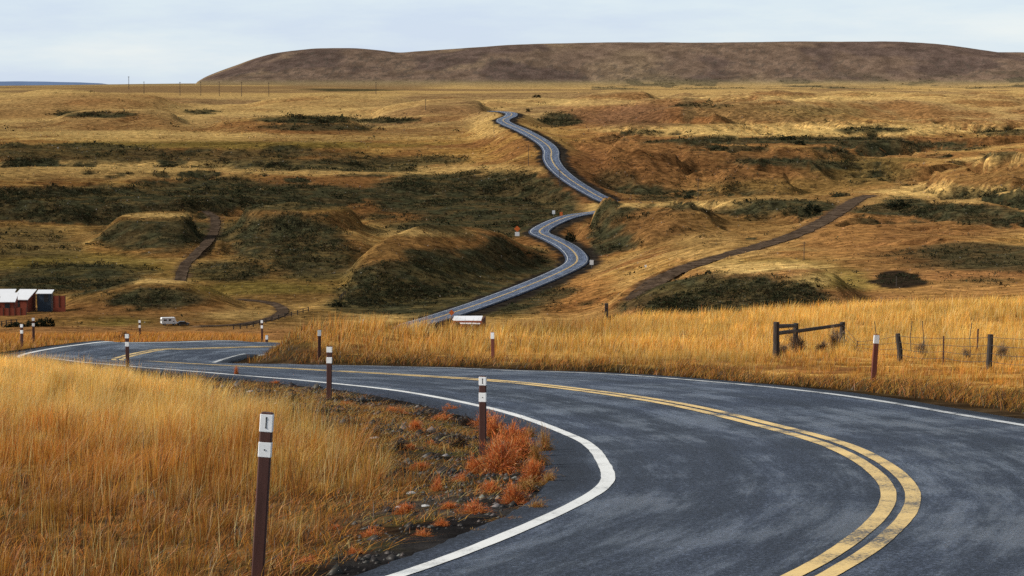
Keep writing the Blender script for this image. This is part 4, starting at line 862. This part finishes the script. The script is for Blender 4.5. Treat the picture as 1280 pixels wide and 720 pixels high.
# ------------------------------------------------------------------ ranch buildings, vehicles and bushes in the valley
def shed(u, y, wpx, vtop, vbase, label, kind='barn', rz=.0, depth=4.0, roofrise=.9, door=None):
    s = y/F; w = wpx*s; b = at(u, vbase, y); h = (vbase-vtop)*s
    e = empty('shed', b, rz, label, 'shed', 'sheds in the valley'); wall_h = h-roofrise
    m_ = MB().box(-w/2, w/2, -depth/2, depth/2, -3.5, wall_h)
    m_.poly([(-w/2, depth/2, wall_h), (w/2, depth/2, wall_h), (w/2, depth/2, wall_h+roofrise*.9), (-w/2, depth/2, wall_h+roofrise*.9), (-w/2, -depth/2, wall_h), (w/2, -depth/2, wall_h)], [(0, 1, 2, 3), (4, 0, 3), (1, 5, 2)])
    m_.build('wall', M['barn_red' if kind == 'barn' else 'blue_dark'], e)
    ov = .3; t = .12
    r = MB(); P_ = [(-w/2-ov, -depth/2-ov, wall_h-.06), (w/2+ov, -depth/2-ov, wall_h-.06), (w/2+ov, depth/2+ov, wall_h+roofrise), (-w/2-ov, depth/2+ov, wall_h+roofrise)]
    r.poly(P_+[(a, b_, c_+t) for a, b_, c_ in P_], [(3,2,1,0), (4,5,6,7), (0,1,5,4), (1,2,6,5), (2,3,7,6), (3,0,4,7)]); ro = r.build('roof', M['roof_white'], e)
    if door:
        d0, d1 = door; dr = MB().box(w*d0, w*d1, -depth/2-.05, -depth/2-.003, 0, min(2.1, wall_h*.85)).build('door', M['dark_body'], e)
        MB().box(w*d1-.16, w*d1-.08, -depth/2-.09, -depth/2-.053, .9, 1.05).build('handle', M['steel'], dr)
    for k in (-1, 1): MB().box(k*(w/2+.012)-.06, k*(w/2+.012)+.06, -depth/2-.06, -depth/2+.05, -1.2, wall_h-.08).build('corner_post', M['old_wood'], e)
    return e
YB = 600
shed(6, 632, 22, 363, 380, 'red shed with white roof furthest back at the left edge', 'barn', .05, 6, 1.3)
shed(11, 612, 18, 367.5, 386, 'red shed with white roof in front at the left edge', 'barn', .05, 6, 1.75, (-.15, .2))
shed(30, 622, 19, 363.6, 382, 'red shed with long white roof in the middle of the row', 'barn', -.08, 8, 1.9, (-.3, 0))
shed(56.5, 624, 17, 363.4, 376.5, 'dark blue shed with thin white roof at the right of the row', 'blue', .05, 4, .55, (.0, .3))
w_ = empty('board_fence', at(74, 379, 622), 0, 'short dark red board fence right of the blue shed', 'fence')
MB().box(-1.6, 1.6, -.05, .05, -2.5, 1.9).build('board_panel', M['barn_red'], w_)
for k in (-1.6, 0, 1.6): MB().box(k-.08, k+.08, -.14, -.053, -1, 2.05).build('post', M['old_wood'], w_)
w_ = empty('board_fence', at(15, 390, 604), 0, 'long rust red board fence in front of the sheds', 'fence')
MB().box(-3.6, 3.6, -.05, .05, -2.5, .95).build('board_panel', M['barn_red'], w_)
for k in np.linspace(-3.6, 3.6, 6): MB().box(k-.07, k+.07, -.14, -.053, -1, 1.15).build('post', M['old_wood'], w_)
# hut near the foot of the far road
hu = empty('hut', at(586, 411, 566), -.12, 'low dark red hut with a white roof sheet behind the golden grass', 'hut')
MB().box(-3.4, 3.4, -2, 2, -2, 2.0).build('wall', M['barn_red'], hu)
rf = MB(); P_ = [(-1.4, -2.4, 1.35), (3.0, -2.4, 1.35), (3.0, 2.4, 2.75), (-3.8, 2.4, 2.65), (-3.8, -.4, 2.1)]
rf.poly(P_+[(a, b_, c_+.14) for a, b_, c_ in P_], [(4,3,2,1,0), (5,6,7,8,9)]+[(i, (i+1) % 5, (i+1) % 5+5, i+5) for i in range(5)]); rf.build('roof', M['roof_white'], hu)
MB().poly([(3.42, -2.1, -1), (3.42, 2.1, -1), (3.42, 2.1, 2.9), (3.42, -2.1, 2.6), (3.75, -2.1, -1), (3.75, 2.1, -1), (3.75, 2.1, 2.9), (3.75, -2.1, 2.6)], [(0,1,2,3), (7,6,5,4), (0,4,5,1), (1,5,6,2), (2,6,7,3), (3,7,4,0)]).build('side_wall', M['rust'], hu)
MB().box(-2.9, -2.0, -2.06, -2.004, -.2, 1.7).build('door', M['dark_body'], hu)
# camper and car
c0 = pick(211, 406.5, 500); k_ = c0[1]/F*20/4.4
ca = empty('camper', c0, .35, 'white camper van parked on the valley meadow', 'camper'); ca.scale = (k_,)*3
bd = MB(); prof = [(-2.1, .45), (2.0, .45), (2.15, .9), (2.0, 1.15), (1.45, 1.25), (1.75, 1.6), (1.55, 2.15), (-2.0, 2.2), (-2.15, 1.9)]
n_ = len(prof); bd.poly([(x_, -.95, z_) for x_, z_ in prof]+[(x_, .95, z_) for x_, z_ in prof], [tuple(range(n_)), tuple(range(2*n_-1, n_-1, -1))]+[(i, n_+i, n_+(i+1) % n_, (i+1) % n_) for i in range(n_)]); bd.build('body', M['white_body'], ca)
for x0, x1, z0, z1 in ((-1.6, -.7, 1.3, 1.75), (-.2, .5, 1.3, 1.75), (1.0, 1.4, 1.0, 1.22)):
    MB().box(x0, x1, -.965, -.953, z0, z1).build('window', M['glass'], ca)
MB().box(-2.165, -2.153, -.6, .6, 1.2, 1.75).build('window', M['glass'], ca)
MB().box(-2.2, -2.1, -.9, .9, .42, .62).build('bumper', M['dark_body'], ca)
def wheel(root, x_, y_, r_, wd=.2):
    t_ = MB().tube([(x_, y_-wd/2, r_), (x_, y_+wd/2, r_)], r_, 16).build('wheel', M['rubber'], root); MB().tube([(x_, y_-wd/2-.01, r_), (x_, y_+wd/2+.01, r_)], r_*.55, 12).build('rim', M['steel'], t_)
for x_ in (-1.3, 1.35):
    for y_ in (-.85, .85): wheel(ca, x_, y_, .34)
c1 = pick(229, 407, 500); cr_ = empty('parked_car', c1, .3, 'dark car parked beside the white camper', 'car'); cr_.scale = (c1[1]/F*15/3.9,)*3
prof = [(-1.9, .3), (1.9, .3), (1.95, .7), (1.1, .9), (.55, 1.35), (-1.1, 1.4), (-1.75, 1.0), (-1.95, .8)]; n_ = len(prof)
MB().poly([(x_, -.8, z_) for x_, z_ in prof]+[(x_, .8, z_) for x_, z_ in prof], [tuple(range(n_)), tuple(range(2*n_-1, n_-1, -1))]+[(i, n_+i, n_+(i+1) % n_, (i+1) % n_) for i in range(n_)]).build('body', M['dark_body'], cr_)
for x0, x1 in ((-1.05, -.3), (-.2, .5)): MB().poly([(x0, -.806, .95), (x1+.15*(x1 > 0), -.806, .95), (x1, -.806, 1.27), (x0, -.806, 1.27)], [(0, 1, 2, 3)]).build('window', M['glass'], cr_)
for x_ in (-1.2, 1.2):
    for y_ in (-.75, .75): wheel(cr_, x_, y_, .3, .18)

def bush_obj(name, p, rx, h, label, group, colr, k=420, cat='bush'):
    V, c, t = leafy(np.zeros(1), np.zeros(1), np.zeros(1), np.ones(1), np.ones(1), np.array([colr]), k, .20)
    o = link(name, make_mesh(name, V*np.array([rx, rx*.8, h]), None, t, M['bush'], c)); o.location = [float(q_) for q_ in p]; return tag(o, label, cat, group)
DG = (.034, .038, .022)
for u, v, wpx, hpx, lb in [(56, 418, 14, 21, 'tallest dark green bush at the right end of the row by the sheds'), (46, 417, 16, 18, 'dark green bush in the middle of the row by the sheds'), (33, 416, 16, 15, 'dark green bush at the left end of the row by the sheds'), (15, 415, 24, 12, 'low dark hedge bush at the far left below the sheds')]:
    y = 560; p = on(u, y); bush_obj('dark_bush', p, wpx/2*y/F*1.15, float(zrow(v-hpx, y))-p[2], lb, 'dark bushes below the sheds', DG)
p_ = None
for u, v, wpx, hpx, lb in [(713, 304, 13, 13, 'dark round bush at the inside of the far road bend'), (671, 124, 11, 4, 'dark tree clump left of the road summit'), (660, 142, 5, 5, 'small dark bush at the road summit'),
        (1123, 262, 28, 10, 'dark thicket under the ledge of the right hand bench'), (1015, 268, 22, 12, 'dark thicket beside the dirt road'), (421, 386, 13, 9, 'dark bush at the left foot of the big centre hill'),
        (1000, 183, 14, 6, 'dark shrub on the long scarp, middle of the right side'), (985, 177, 20, 6, 'dark shrub on the scarp left of the middle one'), (860, 250, 12, 5, 'dark shrub on the shoulder above the dirt road')]:
    p = pick(u, v-2, 420); s = p[1]/F; bush_obj('dark_bush', p-np.array([0, 0, .2]), wpx/2*s*1.1, hpx*s, lb, 'dark bushes on the hills', DG, 260)

# ------------------------------------------------------------------ road signs, utility poles, rail fences
def sign(u, vb, y, hpx, spx, shape, mat, label, plate=None):
    s = y/F; e = empty('road_sign', at(u, vb, y), .05, label, 'road sign', 'signs along the far road'); h = hpx*s; r = spx*s*.5
    MB().box(-.06, .06, .0, .06, -1.0, h-r*.3).build('post', M['steel'], e)
    if shape == 'diamond': P_ = [(0, -r), (r, 0), (0, r), (-r, 0)]
    else: P_ = [(-r*.8, -r), (r*.8, -r), (r*.8, r), (-r*.8, r)]
    b_ = MB().poly([(a, -.05, h-r+c_) for a, c_ in P_]+[(a, -.005, h-r+c_) for a, c_ in P_], [(0,1,2,3), (7,6,5,4)]+[(i, i+4, (i+1) % 4+4, (i+1) % 4) for i in range(4)]).build('sign_face', M[mat], e)
    if plate: MB().box(-r*.7, r*.7, -.06, -.01, h-r*2.0-plate*s, h-r*2.0).build('plate', M['reflector'], e)
    return e
def gv(u, v, lo): return pick(u, v, lo)[1]
sign(564.5, 399, 592, 12, 7.5, 'diamond', 'orange', 'orange diamond sign at the foot of the straight far road')
sign(646.5, 296, gv(646, 296, 760), 14, 8, 'diamond', 'orange', 'orange diamond sign with a small white plate left of the road bend', 5)
sign(692, 271, gv(692, 271, 860), 8, 4.5, 'rect', 'reflector', 'small white sign above the road bend')
sign(701.5, 271, gv(701, 271, 860), 6, 4.5, 'rect', 'orange', 'small orange board right of the little white sign')
sign(739.5, 333, 752, 8, 6, 'rect', 'reflector', 'white sign board on the outside of the far bend'); sign(807, 337, gv(807, 337, 500), 6, 3, 'rect', 'reflector', 'tiny white marker near the foot of the dirt road')
def pole(u, vb, vt, lo, label, group='utility poles', arm=True, y=None):
    p = pick(u, vb, lo) if y is None else at(u, vb, y); s = p[1]/F; h = (vb-vt)*s; r = max(.11, .38*s)
    e = empty('utility_pole', p, rng.uniform(-.3, .3), label, 'utility pole', group)
    MB().tube([(0, 0, -1 if y is None else -7), (0, 0, h)], [r, r*.75], 8).build('pole', M['pole_wood'], e)
    if arm: MB().box(-h*.11, h*.11, -r*1.3, -r*.5, h*.90, h*.90+r*1.1).build('crossarm', M['pole_wood'], e)
for u, vb, vt, lo, lb in [(1005, 325, 302, 430, 'utility pole on the green shoulder below the dirt road'), (872.5, 251, 222, 700, 'utility pole on the grassy hill left of the dirt road'), (699.5, 232, 211, 850, 'utility pole beside the far road on its straight descent'),
        (660.5, 207, 181, 900, 'utility pole on the slope left of the far road'), (617.5, 167, 152, 1000, 'utility pole left of the road summit'), (532, 138, 124, 1300, 'utility pole on the plain left of the road summit'), (1120.5, 358, 345, 420, 'short pole in front of the dark pond')]:
    pole(u, vb, vt, lo, lb, arm=(u != 1120.5))
for k, (u, vb, vt) in enumerate([(161, 104.8, 95.5), (180, 110, 102), (225, 113, 102.5), (251, 113, 102), (274, 112.5, 102), (302, 113.5, 102.5), (336, 114, 103), (470, 112, 102)]):
    pole(u, vb, vt, 2000, 'distant utility pole of the line crossing the plain', 'line of distant utility poles', True, 3000-10*k)
def rail_fence(pts, lo, label, ph=1.25, rails=2):
    P_ = [pick(u, v, lo) for u, v in pts]; e = empty('rail_fence', P_[0], 0, label, 'fence')
    L_ = [loc(e, p) for p in P_]; full = []
    for a, b in zip(L_[:-1], L_[1:]):
        n = max(2, int(np.linalg.norm(b-a)/5.5))
        for t in np.linspace(0, 1, n, endpoint=False): q = a*(1-t)+b*t; q[2] = float(gz(q[0]+e.location.x, q[1]+e.location.y))-e.location.z; full.append(q)
    for q in full: MB().box(q[0]-.12, q[0]+.12, q[1]-.12, q[1]+.12, q[2]-.6, q[2]+ph).build('post', M['old_wood'], e)
    for k in range(rails): MB().tube([q+np.array([0, -.14, ph*(.88-.4*k)]) for q in full], .06, 5).build('rail', M['old_wood'], e)
rail_fence([(292, 412), (340, 402), (372, 394), (392, 386)], 520, 'long post and rail fence following the dirt track in the valley')
rail_fence([(2, 408), (14, 406), (28, 405)], 480, 'dark rail fence at the left edge below the sheds')
rail_fence([(425, 376), (429, 371), (434, 367)], 560, 'short fence climbing the foot of the big centre hill')

# ------------------------------------------------------------------ sky and sun
SUN_EL, SUN_AZ = math.radians(30), math.radians(-100)      # azimuth from +Y (view direction), negative = left
w = bpy.data.worlds.new('World'); SC.world = w; w.use_nodes = True; nt = w.node_tree; nt.nodes.clear()
N = lambda t, **k: _n(nt, t, k); L = nt.links.new
out = N('ShaderNodeOutputWorld'); bg = N('ShaderNodeBackground', i_Strength=1.0)
sky = N('ShaderNodeTexSky', sky_type='NISHITA'); sky.sun_disc = False; sky.sun_elevation = SUN_EL; sky.sun_rotation = SUN_AZ; sky.air_density = 1.0; sky.dust_density = .6; sky.altitude = 700
sc_ = N('ShaderNodeVectorMath', operation='SCALE'); sc_.inputs['Scale'].default_value = .10; L(sky.outputs[0], sc_.inputs[0])
tc = N('ShaderNodeTexCoord'); mp = N('ShaderNodeMapping'); mp.inputs['Scale'].default_value = (1.6, 1.6, 9.0); L(tc.outputs['Generated'], mp.inputs['Vector'])
no = N('ShaderNodeTexNoise', i_Scale=4.6, i_Detail=7.0, i_Roughness=.6); L(mp.outputs['Vector'], no.inputs['Vector'])
cr2 = ramp(N('ShaderNodeValToRGB'), [(.34, (.66, .78, .97, 1)), (.52, (.76, .88, .99, 1)), (.70, (.89, .96, 1.0, 1))]); L(no.outputs['Fac'], cr2.inputs['Fac'])
c = mix(N, L, sc_.outputs[0], cr2.outputs['Color'], .80)
sx = N('ShaderNodeSeparateXYZ'); L(tc.outputs['Generated'], sx.inputs[0])
hz_ = N('ShaderNodeMapRange', interpolation_type='SMOOTHSTEP'); hz_.inputs[1].default_value = .04; hz_.inputs[2].default_value = .50; hz_.inputs[3].default_value = 1.0; hz_.inputs[4].default_value = .36; L(sx.outputs[2], hz_.inputs[0])
hv = N('ShaderNodeVectorMath', operation='SCALE'); L(c, hv.inputs[0]); L(hz_.outputs[0], hv.inputs['Scale']); c = hv.outputs[0]   # sky dimmed overhead, out of view, to weaken the fill light; bright low down
L(c, bg.inputs['Color']); L(bg.outputs[0], out.inputs['Surface'])
sd = bpy.data.lights.new('sun', 'SUN'); sd.energy = 5.0; sd.angle = math.radians(12); sd.color = (1, .94, .84)
so = bpy.data.objects.new('sun', sd); COL.objects.link(so); so.rotation_euler = (math.pi/2-SUN_EL, 0, math.pi-SUN_AZ if False else -SUN_AZ+math.pi)
import mathutils
dv = mathutils.Vector((math.sin(SUN_AZ)*math.cos(SUN_EL), math.cos(SUN_AZ)*math.cos(SUN_EL), math.sin(SUN_EL))); so.rotation_euler = dv.to_track_quat('Z', 'Y').to_euler()

SC.view_settings.view_transform = 'Standard'; SC.view_settings.look = 'None'; SC.view_settings.exposure = 0; SC.view_settings.gamma = 1
SC.render.engine = 'CYCLES'
try:
    SC.cycles.use_denoising = False; SC.cycles.max_bounces = 6; SC.cycles.diffuse_bounces = 3; SC.cycles.transmission_bounces = 3; SC.cycles.caustics_reflective = False; SC.cycles.caustics_refractive = False
except Exception: pass
